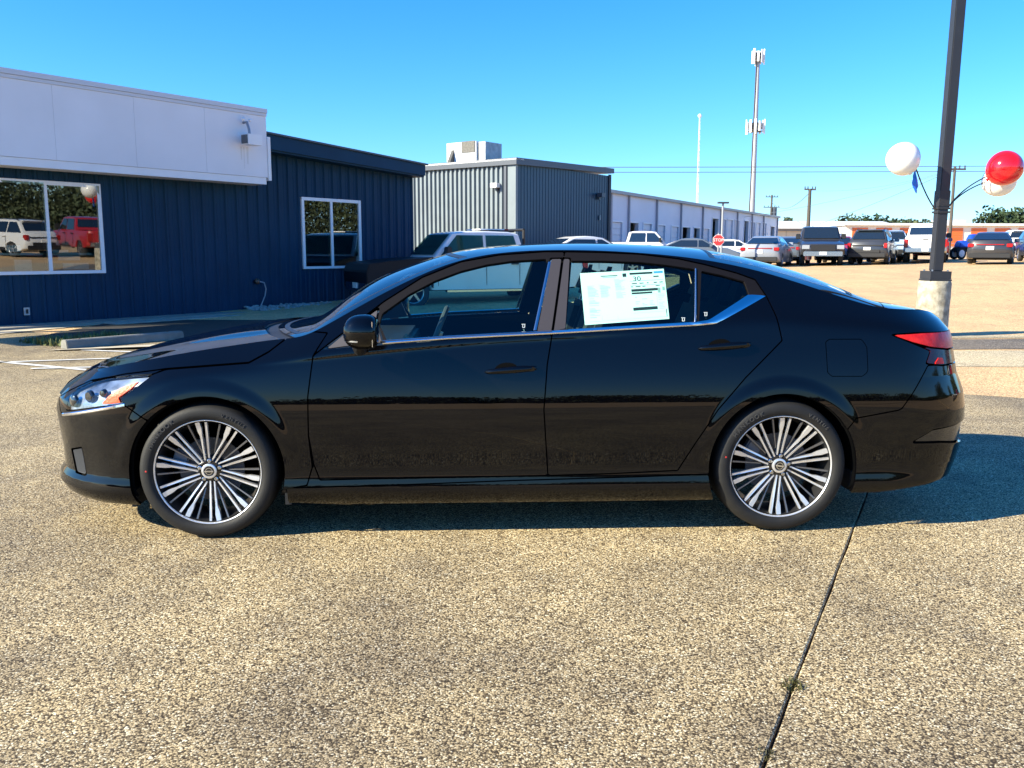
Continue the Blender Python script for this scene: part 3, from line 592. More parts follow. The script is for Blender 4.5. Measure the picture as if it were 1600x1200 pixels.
POLY = dict(
 bumper=[(-2.706,1.366),(-2.192,.591),(-1.794,.666),(-1.690,.600),(-1.472,.463),(-1.596,-.283),(-2.859,-.514)],
 head=[(-2.143,.613),(-2.129,.667),(-2.093,.715),(-2.004,.755),(-1.904,.781),(-1.798,.797),(-1.662,.811),(-1.707,.776),(-1.765,.733),(-1.817,.699),(-1.804,.672),(-1.945,.650)],
 amber=[(-1.920,.661),(-1.876,.708),(-1.812,.749),(-1.709,.784),(-1.759,.740),(-1.820,.699),(-1.807,.675)],
 hoodcut=[(-2.219,.667),(-2.156,.701),(-2.021,.760),(-1.806,.807),(-1.598,.837),(-1.200,.868),(-1.110,.917),(-1.040,.972),(-1.008,1.019)],
 fender=[(-1.794,.666),(-1.817,.699),(-1.765,.733),(-1.707,.776),(-1.662,.811),(-1.597,.834),(-1.199,.866),(-1.110,.915),(-1.039,.970),(-1.008,1.016),(-.830,1.004),(-.892,.899),(-.918,.705),(-.919,.519),(-.905,.361),(-.931,.274),(-1.054,.254),(-1.168,.461),(-1.472,.463),(-1.690,.600)],
 fdoor=[(-.892,.899),(-.918,.705),(-.919,.519),(-.898,.377),(-.869,.298),(-.311,.306),(.241,.310),(.220,.636),(.237,.853),(.263,1.002),(-.244,.979),(-.553,.956),(-.722,.944),(-.854,.929)],
 rdoor=[(.263,1.002),(.237,.853),(.220,.636),(.241,.310),(.570,.316),(.885,.328),(.976,.473),(1.080,.632),(1.215,.786),(1.401,.965),(1.378,1.079),(1.348,1.180),(1.071,1.049),(.988,1.040),(.695,1.026)],
 fframe=[(-.854,.929),(-.728,1.025),(-.563,1.151),(-.376,1.268),(-.183,1.345),(.014,1.380),(.244,1.397),(.349,1.397),(.263,1.002),(-.244,.979),(-.553,.956),(-.722,.944)],
 rframe=[(.349,1.397),(.539,1.394),(.736,1.385),(.931,1.362),(1.058,1.334),(1.216,1.292),(1.309,1.258),(1.348,1.180),(1.071,1.049),(.988,1.040),(.695,1.026),(.263,1.002)],
 fglass=[(-.535,.971),(-.576,1.050),(-.566,1.094),(-.437,1.185),(-.311,1.250),(-.183,1.297),(-.053,1.329),(.078,1.348),(.248,1.358),(.263,1.342),(.179,1.011),(-.244,.985)],
 sail=[(-.835,.929),(-.733,1.014),(-.589,1.118),(-.595,1.064),(-.559,.959),(-.722,.944)],
 rglass=[(.333,1.026),(.384,1.349),(.535,1.349),(.730,1.343),(.860,1.330),(1.008,1.308),(.966,1.050),(.696,1.035)],
 qglass=[(.992,1.059),(1.042,1.299),(1.147,1.277),(1.250,1.248),(1.261,1.177),(1.050,1.068)],
 bpf=[(.186,1.011),(.277,1.361),(.333,1.362),(.261,1.011)],
 bpr=[(.267,1.011),(.340,1.362),(.375,1.362),(.330,1.023)],
 sill=[(-1.001,.459),(-.961,.262),(-.436,.273),(.064,.287),(.697,.299),(1.017,.308),(1.043,.441)],
 fuel=[(1.620,.958),(1.640,.970),(1.798,.970),(1.827,.951),(1.830,.814),(1.810,.789),(1.648,.790),(1.626,.809)],
 rbump=[(1.655,.435),(1.774,.582),(2.003,.622),(2.066,.707),(2.151,.836),(2.766,.730),(3.000,.727),(3.000,-.619),(1.459,-.330)],
 tail=[(1.954,.991),(2.089,.998),(2.279,.991),(2.759,.923),(2.774,.730),(2.243,.833),(2.140,.846),(2.169,.907),(2.106,.932)],
 tailred=[(1.967,.988),(2.127,.994),(2.720,.919),(2.299,.912),(2.170,.929),(2.066,.955)],
 vent=[(-2.132,.414),(-2.055,.436),(-2.035,.304),(-2.106,.306)],
 rvent=[(2.078,.455),(2.195,.511),(2.873,.392),(2.882,.277),(2.242,.448)],
 chromeF=[(-2.181,.577),(-2.178,.594),(-1.791,.676),(-1.791,.660)],
 belt_lo=[(-.559,.953),(-.244,.976),(.260,.999),(.695,1.023),(.981,1.037),(1.071,1.046),(1.344,1.177)],
 belt_hi=[(-.559,.971),(-.244,.994),(.261,1.017),(.696,1.041),(.982,1.056),(1.040,1.065),(1.253,1.183)],
 mirror=[(-.735,1.034),(-.638,1.088),(-.563,1.050)],
 handle=[(-.068,.817),(.184,.837),(.978,.926),(1.240,.947)],

)
POLY['tail'] = [(1.954,.991),(2.089,.998),(2.279,.994),(3,.985),(3,.835),(2.243,.833),(2.140,.846),(2.169,.907),(2.106,.932)]
POLY['tailred'] = [(1.967,.988),(2.127,.994),(3,.988),(3,.915),(2.299,.912),(2.170,.929),(2.066,.955)]
POLY['rbump'] = [(1.655,.435),(1.774,.582),(2.003,.622),(2.066,.707),(2.151,.836),(3,.83),(3,-.6),(1.459,-.33)]
POLY['rvent'] = [(2.078,.455),(2.195,.511),(2.6,.535),(2.6,.40),(2.242,.448)]
def body_grid(nu1=90, nmid=420, nu2=80, nv=150):
    """side shell of the sedan: rows from the sill up to the roof rail, columns wrapping from nose centre to tail centre"""
    nu = nu1+nmid+nu2
    X = np.zeros((nu, nv)); Z = np.zeros((nu, nv)); v = np.linspace(0, 1, nv)[None, :]
    a1 = np.linspace(.0005, 1, nu1)[:, None]*(math.pi/2); a2 = np.linspace(1, .0005, nu2)[:, None]*(math.pi/2)
    mid = np.linspace(0, 1, nmid+2)[1:-1][:, None]
    ZB = .16
    Z[:] = ZB+v*.8
    for it in range(30):
        xf = np.interp(Z, *XFZ); xr = np.interp(Z, *XRZ)
        X[:nu1] = FC+(xf[:nu1]-FC)*np.cos(a1)**(2/FN)
        X[nu1:nu1+nmid] = FC+(RC-FC)*mid
        X[nu1+nmid:] = RC+(xr[nu1+nmid:]-RC)*np.cos(a2)**(2/RN)
        Z = .5*Z+.5*(ZB+v*(ztop(X)-ZB))
    k, W = halfw(X, Z)
    k[:nu1] = np.sin(a1)**(2/FN); k[nu1+nmid:] = np.sin(a2)**(2/RN)
    # handle pockets
    Y = -np.maximum(k*(W-low(X, Z)-tumble(X, Z)), 0)
    P = np.stack([X, Y, Z], -1)
    du = np.gradient(P, axis=0); dv = np.gradient(P, axis=1); N = np.cross(du, dv); N /= np.linalg.norm(N, axis=-1, keepdims=True)+1e-12
    if N[nu//2, nv//2, 1] > 0: N = -N
    h = .0015
    with np.errstate(all='ignore'):
        fx = (yside(X+h, Z)-yside(X-h, Z))/(2*h); fz = (yside(X, Z+h)-yside(X, Z-h))/(2*h)
    Na = np.stack([fx, -np.ones_like(fx), fz], -1); Na /= np.linalg.norm(Na, axis=-1, keepdims=True)
    tf = np.clip((FC-X)/(FC-np.interp(Z, *XFZ)), 0, 1); tr = np.clip((X-RC)/(np.interp(Z, *XRZ)-RC), 0, 1)
    wgt = (1-sm((np.maximum(tf, tr)-.75)/.15))[..., None]
    N = N*(1-wgt)+np.nan_to_num(Na)*wgt; N /= np.linalg.norm(N, axis=-1, keepdims=True)+1e-12
    return P, N
def build_sedan():
    car = thing('sedan_car', 'glossy black sedan parked side-on in the foreground with a price sheet in its rear window', 'car')
    P, N = body_grid(); X, Y, Z = P[..., 0], P[..., 1], P[..., 2]
    sd = {k: polysd(X, Z, v) for k, v in POLY.items() if k not in ('hoodcut', 'belt_lo', 'belt_hi', 'chromeF', 'mirror', 'handle')}
    G = .0032
    arch = np.minimum(np.hypot(X+AX, Z-WR), np.hypot(X-AX, Z-WR)); arch_sd = .372-arch          # >0 inside the opening
    belt = np.interp(X, *BELT)
    NOT = lambda s: -s+G
    AND = lambda *a: np.maximum.reduce(a)
    # hood side: above the shut line, ahead of the windscreen
    hc = POLY['hoodcut']; hx, hz = zip(*hc)
    hood = np.where(X < hx[-1], np.interp(X, (-3.,)+hx, (.60,)+hz)-Z, .05+(X-hx[-1])*3)
    hood = AND(hood, X-(-.985))
    grille = AND(np.abs(Y)-.56, .33-Z, Z-.655, X+1.9); lowgrille = AND(np.abs(Y)-.50, .225-Z, Z-.315, X+1.9)
    plate = AND(np.abs(Y)-.27, .70-Z, Z-.86, 2.-X)
    head = AND(sd['head'], np.abs(Y)*-1+.36); tail = AND(sd['tail'], -np.abs(Y)+.40)
    tailtop = AND(np.abs(Y)-.40, 2.2-X, .80-Z, Z-1.2)
    A = arch_sd+.0
    body_low = .185-Z
    sill = AND(-(np.interp(X, [-2.9, -.961, -.436, .064, .697, 1.017, 3], [.262, .262, .273, .287, .299, .308, .308])-Z)*1., X-1.2, -1.2-X)
    sillreg = AND(Z-np.interp(X, [-2.9, -.961, -.436, .064, .697, 1.017, 3], [.262, .262, .273, .287, .299, .308, .308]), A, X-1.075, -1.03-X)
    bumper = AND(sd['bumper'], NOT(head), A, NOT(grille), NOT(lowgrille), NOT(sd['vent']), hood*-1+G, .165-Z)
    rbump = AND(sd['rbump'], A, NOT(tail), NOT(plate), NOT(sd['rvent']), .20-Z+np.maximum(X-1.9, 0)*.12)
    frames = dict(front=sd['fframe'], rear=sd['rframe'])
    S = {}
    def put(name, s, m, flange=.014, off=0., both=True, gap=True):
        PP = P+N*off if off else P
        d = clip_grid(PP, N, s+(G if gap else 0), flange)
        a = panel_object(name, d, m, car)
        b = panel_object(name, d, m, car, True) if both else None
        return a, b
    S['fdoor'] = put('front_door', AND(sd['fdoor'], Z-belt+.001), paint)
    S['rdoor'] = put('rear_door', AND(sd['rdoor'], A), paint)
    S['fender'] = put('front_fender', AND(sd['fender'], A, NOT(hood)), paint)
    S['bumper'] = put('front_bumper', bumper, paint)
    S['rbump'] = put('rear_bumper', rbump, paint)
    S['sill'] = put('side_skirt', sillreg, paint)
    put('fuel_door', sd['fuel']-.0016, paint, .004)
    anyp = AND(NOT(sd['fdoor']), NOT(sd['rdoor']), NOT(sd['fender']), NOT(sd['bumper']), NOT(sd['rbump']), NOT(sd['fuel']+.0014), NOT(head), NOT(tail), NOT(sd['fframe']), NOT(sd['rframe']), NOT(hood), A)
    rest = AND(anyp, NOT(sillreg), .24-Z+np.where(X > 0, .0, 0))
    put('body_shell', rest, paint, gap=False)
    put('hood_side', AND(hood), paint)
    put('headlight_glass', AND(head), glass('headlamp_glass', (.92, .95, .98), boost=1.0), .006, off=.002)
    hb = put('headlight', AND(head), mat('headlamp_bowl', (.62, .70, .80), .22, metal=.65, noise=.93, nscale=9), .01, off=-.018)
    put('turn_signal', AND(sd['amber']), mat('amber_lens', (.90, .10, .03), .4, spec=.3, bump=.3, bscale=90), .01, off=.0035)
    for sy in (-1, 1):
        for (cx, cz, rr, dx) in ((-2.085, .665, .034, 0), (-1.985, .695, .032, 0), (-1.905, .715, .022, 0)):
            y = float(yside(cx, cz)); b = MB(); ca = math.atan2((float(yside(cx+.01, cz))-y), .01)
            Mx = Matrix.Translation((cx, (y+.012)*(-sy) if sy > 0 else y+.012, cz)) @ Matrix.Rotation(ca*(1 if sy < 0 else -1), 4, 'Z') @ Matrix.Rotation(R(90), 4, 'X')
            b.lathe([(rr, 0), (rr*.92, .012), (rr*.7, .018), (.001, .02)], 16, 'z', Mx); b.build('projector_lens', mat('dark_lens', (.01, .012, .015), .05, coat=1), car, True)
    put('grille', grille, blackplastic, off=-.01); put('lower_grille', lowgrille, blackplastic, off=-.01)
    put('fog_vent', sd['vent'], mat('vent_mesh', (.012, .014, .02), .6, noise=.6, nscale=120), off=-.004)
    put('rear_reflector_pocket', sd['rvent'], blackgloss, off=-.012)
    put('number_plate_recess', plate, blacktrim, off=-.006, both=True)
    smoked = mat('smoked_red_lens', (.03, .003, .006), .15, spec=.4)
    redlens = mat('red_tail_lens', (.90, .03, .015), .3, spec=.3, bump=.2, bscale=120, noise=.35, nscale=30, col2=(.62, .006, .004))
    put('tail_light', AND(tail, NOT(sd['tailred'])+G), smoked, .01, gap=True)
    put('tail_lens', AND(tail, sd['tailred']), redlens, .008, off=.002, gap=False)
    rr_ = polysd(X, Z, [(2.19, .842), (2.26, .838), (2.25, .868), (2.22, .872)])
    put('reflector', rr_, redlens, .004, off=.003, gap=False)
    # black window surrounds, pillars and glass
    frame_mat = mat('matte_black_door_frame', (.006, .005, .006), .6, spec=.14, noise=.15, nscale=60)
    put('window_frame', AND(sd['fframe'], -(Z-belt)+.001, NOT(sd['fglass'])-G, NOT(sd['sail']), NOT(sd['bpf'])), frame_mat, .02, off=-.002)
    put('window_frame', AND(sd['rframe'], -(Z-belt)+.001, NOT(sd['rglass'])-G, NOT(sd['qglass'])-G, NOT(sd['bpr'])), frame_mat, .02, off=-.002)
    put('mirror_sail', sd['sail'], mat('grey_sail_plastic', (.065, .06, .066), .55, spec=.25), .01)
    put('pillar_cover', sd['bpf'], mat('grey_pillar_film', (.045, .041, .047), .5, spec=.2), .01, off=.001)
    put('pillar_cover', sd['bpr'], MATS['grey_pillar_film'], .01, off=.001)
    put('front_window', sd['fglass']-.006, carglass, 0, off=-.012, gap=False)
    put('rear_window', sd['rglass']-.006, carglass, 0, off=-.012, gap=False)
    put('pillar_core', polysd(X, Z, [(.19,.99),(.29,1.37),(.385,1.37),(.325,.99)]), deepblack, 0, off=-.022, gap=False)
    put('quarter_window', sd['qglass']-.006, glass('dark_quarter_glass', (.16, .26, .27), boost=1.3), 0, off=-.012, gap=False)
    # inner black shell that closes the panel gaps
    inner = AND(arch_sd-.004, Z-belt+.02, .2-Z)
    put('inner_shell', inner, deepblack, 0, off=-.03, gap=False)
    # ---- roof, bonnet, glass: the top patch
    E = P[:, -1, :]; nw = 81; wv = np.linspace(-1, 1, nw)[None, :]
    TX = np.repeat(E[:, :1], nw, 1); TY = -E[:, 1:2]*wv; cr = crown(E[:, 0])[:, None]
    base = ztop(E[:, 0])[:, None]
    hoodm = (sm((-1.05-TX)/.2)*sm((TX+2.3)/.3))
    TZ_ = base+cr*(1-wv**2)+hoodm*.010*np.exp(-((np.abs(wv)-.55)/.12)**2)
    # fold of the patch edge onto the shell
    TP = np.stack([TX, TY, TZ_], -1); du = np.gradient(TP, axis=0); dv = np.gradient(TP, axis=1); TN = np.cross(du, dv); TN /= np.linalg.norm(TN, axis=-1, keepdims=True)+1e-12
    if TN[300, 40, 2] < 0: TN = -TN
    aw = np.abs(wv)+0*TX
    cowl = TX-(-.99-.22*(1-aw**2)); hoodt = TX-(-1.06-.22*(1-aw**2))
    wst = -(TX-(-.955-.22*(1-aw**2)))     # windscreen bottom
    wsb = TX-(-.20+.12*(aw**2)-.05)
    pill = aw-.90
    rgt = -(TX-(1.10+.06*(1-aw**2))); rgb = TX-(1.80+.16*(1-aw**2)); rpill = aw-.86
    def tput(name, s, m, fl=.012, off=0.):
        return panel_object(name, clip_grid(TP+TN*off, TN, s, fl), m, car)
    tput('bonnet', np.maximum(hoodt, -(TX+2.335))+.003, paint)
    tput('wiper_cowl', np.maximum(-hoodt, np.maximum(cowl, 0) if False else cowl)-.0, blackplastic, off=-.012)
    ws = AND(wst, wsb, pill); rg = AND(rgt, rgb, rpill)
    tput('windscreen', ws+.0, windscreen, 0, off=-.002)
    tput('screen_band', AND(ws, -(AND(wst, wsb, pill)+.028)), blacktrim, 0, off=.0)
    tput('rear_screen', rg+.0, windscreen, 0, off=-.002)
    tput('screen_band', AND(rg, -(rg+.028)), blacktrim, 0, off=.0)
    tput('roof', AND(-cowl+.0, -ws+.003, -rg+.003, TX-1.955-.16*(1-aw**2)), paint)
    tput('boot_lid', AND(-(TX-1.962-.16*(1-aw**2))), paint)
    tput('headliner', AND(-(TX+.1), TX-1.05), greylining, 0, off=-.035)
    # ---- bright strips laid on the surface
    def ribbon(name, lo, hi, m, off=.004, th=.008, n=120, both=True):
        lo = np.array(lo); hi = np.array(hi)
        def rs(a):
            d = np.concatenate([[0], np.cumsum(np.hypot(*np.diff(a, axis=0).T))]); t = np.linspace(0, d[-1], n); return np.interp(t, d, a[:, 0]), np.interp(t, d, a[:, 1])
        rows = []
        lx, lz = rs(lo); ux, uz = rs(hi)
        for k, o_ in ((0, -th), (0, off*.3), (.25, off), (.75, off), (1, off*.3), (1, -th)):
            x = lx*(1-k)+ux*k; z = lz*(1-k)+uz*k; y = yside(x, z); h = .002
            nx = (yside(x+h, z)-yside(x-h, z))/(2*h); nz = (yside(x, z+h)-yside(x, z-h))/(2*h); L = np.sqrt(nx**2+1+nz**2)
            rows.append(np.stack([x+nx/L*o_, y-o_/L, z+nz/L*o_], -1))
        V = np.concatenate(rows); F = []
        for r_ in range(5):
            for i in range(n-1): F.append((r_*n+i, r_*n+i+1, (r_+1)*n+i+1, (r_+1)*n+i))
        F.append(tuple(r_*n for r_ in range(6))[::-1]); F.append(tuple(r_*n+n-1 for r_ in range(6)))
        MB().add(V, F).build(name, m, car, 40, fix=True)
        if both: MB().add(V*[1, -1, 1], [f[::-1] for f in F]).build(name, m, car, 40, fix=True)
    lo, hi = POLY['belt_lo'], POLY['belt_hi']
    ribbon('belt_moulding', lo, hi[:-1]+[hi[-1], (1.335, 1.188)] if False else hi, chrome, off=.006)
    ribbon('lamp_moulding', [POLY['chromeF'][0], POLY['chromeF'][3]], [POLY['chromeF'][1], POLY['chromeF'][2]], chrome, off=.005)
    ribbon('window_channel', [(.172, 1.017), (.262, 1.345)], [(.186, 1.017), (.277, 1.345)], satinchrome, off=.002)
    ribbon('window_channel', [(.966, 1.056), (1.008, 1.312)], [(.975, 1.056), (1.016, 1.312)], satinchrome, off=.003)
    ribbon('window_seal', [(-.57, .962), (-.244, .984), (.263, 1.008)], [(-.57, .967), (-.244, .988), (.263, 1.012)], blackplastic, off=.008)
    # ---- door handles with pockets
    def handle(x0, x1, z0, z1, key):
        for sy in (1, -1):
            cx, cz = (x0+x1)/2, (z0+z1)/2; y = float(yside(cx, cz)); sl_ = math.atan2(z1-z0, x1-x0); L = (x1-x0)
            Mx = Matrix.Translation((cx, y*sy, cz)) @ Matrix.Rotation(-sl_, 4, 'Y')
            if sy < 0: Mx = Mx @ Matrix.Scale(-1, 4, (0, 1, 0))
            Mh = Mx @ Matrix.Rotation(R(-12), 4, 'X')
            cup = MB(); n = 20; vs = []
            for r_, dd in ((1, .0006), (.86, -.0), (.6, -.0), (.2, -.0)):
                for k in range(n):
                    t = 2*math.pi*k/n; vs.append(Mx @ Vector((-.02+.058*r_*math.cos(t), -.0025+(1-r_)*-.0002, .004+.036*r_*math.sin(t))))
            fs = [(r_*n+k, r_*n+(k+1) % n, (r_+1)*n+(k+1) % n, (r_+1)*n+k) for r_ in range(3) for k in range(n)]+[tuple(range(3*n, 4*n))]
            cup.add(vs, fs); d = S[key][0 if sy > 0 else 1]
            cup.build('handle_pocket', deepblack, d, True)
            g = MB(); secs = []; N_ = 14
            for k in range(N_+1):
                t = k/N_; x = -L/2+L*t
                hh = .0095+.0055*math.sin(math.pi*min(t*1.0, 1))+.003*t; out = .012+.026*math.sin(math.pi*min(max(t, .02), .98))**.55
                if t > .8: out = max(out, .022); hh = .0125
                if k == 0: hh = .003; out = .006
                if k == N_: hh = .009; out = .018
                secs.append((x, out, hh, .009))
            vs = []; m_ = 10
            for x, out, hh, dp in secs:
                for q in range(m_):
                    a = 2*math.pi*q/m_; vs.append(Mh @ Vector((x, -(out-dp)-dp*math.cos(a), hh*math.sin(a))))
            fs = [(k*m_+q, k*m_+(q+1) % m_, (k+1)*m_+(q+1) % m_, (k+1)*m_+q) for k in range(N_) for q in range(m_)]+[tuple(range(m_)), tuple(range(N_*m_, (N_+1)*m_))[::-1]]
            g.add(vs, fs); g.build('door_handle', paint, d, 'all', fix=True)
            b = MB(); b.box(L*.30, L*.46, -.024, .002, -.010, .010, Mx); b.box(-L*.44, -L*.38, -.012, .002, -.006, .006, Mx); b.build('handle_mount', paint, d, True, bevel=.002)
    handle(-.068, .184, .817, .837, 'fdoor'); handle(.978, 1.240, .926, .947, 'rdoor')
    # ---- mirrors
    for sy in (1, -1):
        mt = MB(); mcen = Vector((-.622, -1.035, 1.026)); n = 28; rings = 14; vs = []
        for i in range(rings+1):
            a = math.pi*i/rings
            for k in range(n):
                t = 2*math.pi*k/n; cx, cy, cz = math.sin(a)*math.cos(t), math.sin(a)*math.sin(t), math.cos(a)
                ex = .100 if cx < 0 else .072
                x = ex*math.copysign(abs(cx)**.75, cx); y = .088*math.copysign(abs(cy)**.8, cy); z = .083*math.copysign(abs(cz)**.85, cz)
                if z < 0: x *= 1+.35*z/.074*0; z *= .95
                z += .10*x*0; x = min(x, .058)
                vs.append(((mcen.x+x), (mcen.y+y)*sy, mcen.z+z))
        fs = [(i*n+k, (i+1)*n+k, (i+1)*n+(k+1) % n, i*n+(k+1) % n) for i in range(rings) for k in range(n)]
        mh = mt.add(vs, fs).build('mirror_housing', paint, S['fdoor'][0 if sy > 0 else 1], 'all', fix=True)
        b = MB(); b.tube([(-.66, -.93*sy, .935), (-.66, -.99*sy, .955), (-.65, -1.02*sy, .985)], .03, 10, rr=[.032, .03, .035]); b.build('mirror_stalk', blackplastic, mh, True)
        b = MB(); vs = []
        for k in range(24):
            t = k/23; ang = math.pi*(.08+.84*t); 
            for dz in (.0, -.007):
                vs.append((mcen.x-.094*math.sin(ang)*1.02-.001, (mcen.y+.088*math.cos(ang)*1.03)*sy, mcen.z-.028+dz-.004*t))
        b.add(vs, [(2*k, 2*k+1, 2*k+3, 2*k+2) for k in range(23)]); b.build('mirror_strip', satinchrome, mh)
        b = MB(); b.box(-.583, -.580, -1.11 if sy > 0 else .965, -.965 if sy > 0 else 1.11, .965, 1.08); b.build('mirror_glass', chrome, mh)
    # ---- wheel wells, floor, flaps
    for s in (-1, 1):
        for sy in (1, -1):
            b = MB(); n = 40; vs = []
            for k in range(n+1):
                a = R(-15)+R(210)*k/n
                for y in (-.895, -.60, -.58): vs.append((s*AX+(.385 if y < -.59 else .0)*math.cos(a), y*sy, WR+(.385 if y < -.59 else 0)*math.sin(a)))
            b.add(vs, [(k*3+j, k*3+j+1, k*3+4+j, k*3+3+j) for k in range(n) for j in (0, 1)]); b.build('wheel_arch_liner', deepblack, car)
    b = MB(); b.box(-2.05, -1.8, -.74, .74, .19, .35); b.box(-1.02, 1.02, -.85, .85, .22, .30); b.box(1.8, 2.3, -.72, .72, .24, .4); b.box(-1.8, -1.0, -.56, .56, .2, .34); b.box(1.0, 1.8, -.56, .56, .24, .5)
    b.build('underbody', deepblack, car)
    b = MB()
    for sy in (-1, 1):
        b.box(-1.045, -1.015, min(sy*.70, sy*.905), max(sy*.70, sy*.905), .17, .30); b.box(-1.80, -1.775, min(sy*.66, sy*.86), max(sy*.66, sy*.86), .155, .24)
        b.box(1.020, 1.038, min(sy*.72, sy*.90), max(sy*.72, sy*.90), .19, .29); b.box(1.78, 1.80, min(sy*.7, sy*.88), max(sy*.7, sy*.88), .20, .30)
    b.build('air_deflector', blackplastic, car)
    # ---- interior
    b = MB(); b.box(-1.0, 1.15, -.78, .78, .30, .34); b.build('cabin_floor', deepblack, car)
    b = MB(); b.box(-1.05, -.42, -.76, .76, .62, .91, taper=(.8, 1)); b.box(-.62, -.42, -.62, -.18, .86, .95, taper=(.5, .8)); b.build('dashboard', blackplastic, car, True, bevel=.02)
    b = MB(); b.lathe([(.185+.014*math.cos(t*math.pi/4), .014*math.sin(t*math.pi/4)) for t in range(8)], 36, 'z', Matrix.Translation((-.33, -.38, .925)) @ Matrix.Rotation(R(-68), 4, 'Y'), close=True)
    Mw = Matrix.Translation((-.33, -.38, .925)) @ Matrix.Rotation(R(-68), 4, 'Y')
    b.box(-.18, .18, -.02, .02, -.012, .0, Mw); b.box(-.02, .02, -.18, 0, -.012, 0, Mw); b.box(-.05, .05, -.06, .06, -.03, .005, Mw); b.tube([(-.35, -.38, .915), (-.6, -.38, .82)], .03, 8)
    b.build('steering_wheel', mat('wheel_leather', (.09, .09, .09), .4), car, True)
    def seat(x, y, wd, zb=.0):
        b = MB(); b.box(x-.25, x+.27, y-wd, y+wd, .42, .58); 
        Ms = Matrix.Translation((x+.25, y, .56)) @ Matrix.Rotation(R(17), 4, 'Y'); b.box(-.07, .07, -wd, wd, 0, .56, Ms, taper=(.7, .82))
        s_ = b.build('seat', cloth, car, True, bevel=.035)
        return Ms, s_
    def rest(Ms, s_, dy=0, hw=.12, h0=.60):
        b = MB(); b.box(-.05, .04, dy-hw, dy+hw, h0, h0+.19, Ms, taper=(.7, .82)); b.build('headrest', cloth, s_, True, bevel=.03)
        b = MB(); 
        for q in (-.06, .06): b.tube([Ms @ Vector((0, dy+q, .52)), Ms @ Vector((0, dy+q, .64))], .006, 6)
        b.build('headrest_post', steel, s_)
    for y in (-.38, .38):
        Ms, s_ = seat(.14, y, .25); rest(Ms, s_)
    Ms, s_ = seat(.88, 0, .66)
    for dy in (-.42, 0, .42): rest(Ms, s_, dy, .11, .555)
    b = MB(); b.box(1.25, 1.85, -.62, .62, .98, 1.0); b.build('parcel_shelf', blackplastic, car)
    b = MB(); b.sphere((-.30, 0, 1.315), .06, 12, 8, (.35, 1.9, .6)); b.tube([(-.36, 0, 1.36), (-.31, 0, 1.33)], .01, 6); b.build('rear_view_mirror', blackplastic, car, True)
    # ---- small prints etched on the glass and the price sheet taped inside the rear window
    m_ = mat('etched_mark', (.55, .6, .6), .6)
    for x, z in ((.115, 1.045), (.905, 1.075), (1.02, 1.10)):
        b = MB(); y = float(yside(x, z))-.001+.006
        for k, (dx, dz, ww, hh) in enumerate(((0, 0, .018, .003), (.004, -.008, .003, .014), (.014, -.008, .003, .012), (.004, -.016, .012, .003), (.008, -.028, .006, .003))):
            b.box(x+dx, x+dx+ww, y-.003, y-.001, z+dz-hh/2, z+dz+hh/2)
        b.build('glass_mark', m_, car)
    # price sheet
    def onwin(px, pz): return Vector((px, float(yside(px, pz))+.019, pz))
    c = [(.421, 1.288), (.851, 1.311), (.848, 1.069), (.427, 1.040)]     # tl tr br bl in x,z
    def sp(u, v, o=.0):
        x = (c[0][0]*(1-u)+c[1][0]*u)*(1-v)+(c[3][0]*(1-u)+c[2][0]*u)*v; z = (c[0][1]*(1-u)+c[1][1]*u)*(1-v)+(c[3][1]*(1-u)+c[2][1]*u)*v
        p = onwin(x, z); p.y += -o; return p
    st = thing('window_price_sheet', 'white printed price sheet in the rear door window of the black sedan', 'paper'); st.parent = None
    b = MB(); n = 14; vs = [sp(i/n, j/n, -.0006) for i in range(n+1) for j in range(n+1)]+[sp(i/n, j/n, -.0012) for i in range(n+1) for j in range(n+1)]; q = (n+1)**2
    fs = [(i*(n+1)+j, i*(n+1)+j+1, (i+1)*(n+1)+j+1, (i+1)*(n+1)+j) for i in range(n) for j in range(n)]; b.add(vs, fs+[tuple(k+q for k in f[::-1]) for f in fs])
    paper = mat('sticker_paper', (.86, .88, .87), .6); pm = paper.node_tree.nodes['Principled BSDF']; pm.inputs['Emission Color'].default_value = (.0, .0, .0, 1)
    b.build('sheet', paper, st)
    ink = mat('black_print', (.02, .025, .025), .6); grey = mat('grey_print', (.33, .38, .37), .6); blu = mat('blue_print', (.05, .28, .6), .6); pal = mat('pale_print', (.55, .62, .60), .6)
    def bar(B, u0, v0, u1, v1, o=.0002):
        k = max(1, int((u1-u0)*12)); 
        for i in range(k):
            a0 = u0+(u1-u0)*i/k; a1 = u0+(u1-u0)*(i+1)/k
            B.add([sp(a0, v0, o), sp(a1, v0, o), sp(a1, v1, o), sp(a0, v1, o)], [(0, 1, 2, 3)])
    K, GR, BL, PA = MB(), MB(), MB(), MB(); rnd = random.Random(3)
    bar(K, .585, .045, .86, .085); bar(BL, .875, .04, .985, .08); bar(K, .585, .375, .90, .425); bar(K, .585, .44, .83, .475); bar(GR, .90, .375, .93, .475)
    bar(K, .585, .735, .875, .795); bar(K, .972, .80, .98, .95); bar(K, .50, .05, .545, .12); bar(GR, .955, .36, .985, .43)
    bar(K, .24, .075, .44, .09); bar(GR, .26, .105, .42, .115)
    for v in (.21, .30): bar(GR, .58, v, .98, v+.006)
    for u0, u1 in ((.60, .66), (.69, .74), (.78, .80), (.86, .90), (.93, .97)): bar(K, u0, .255, u1, .272); 
    for u0, u1 in ((.585, .61), (.64, .70), (.72, .76), (.88, .93)): bar(K, u0, .32, u1, .335)
    bar(K, .865, .13, .93, .155)
    for col, v0, v1 in ((.07, .26, .88), (.22, .26, .5), (.40, .16, .55)):
        v = v0
        while v < v1:
            if rnd.random() < .85: bar(PA if rnd.random() < .75 else GR, col, v, col+rnd.uniform(.05, .13), v+.007)
            v += .019
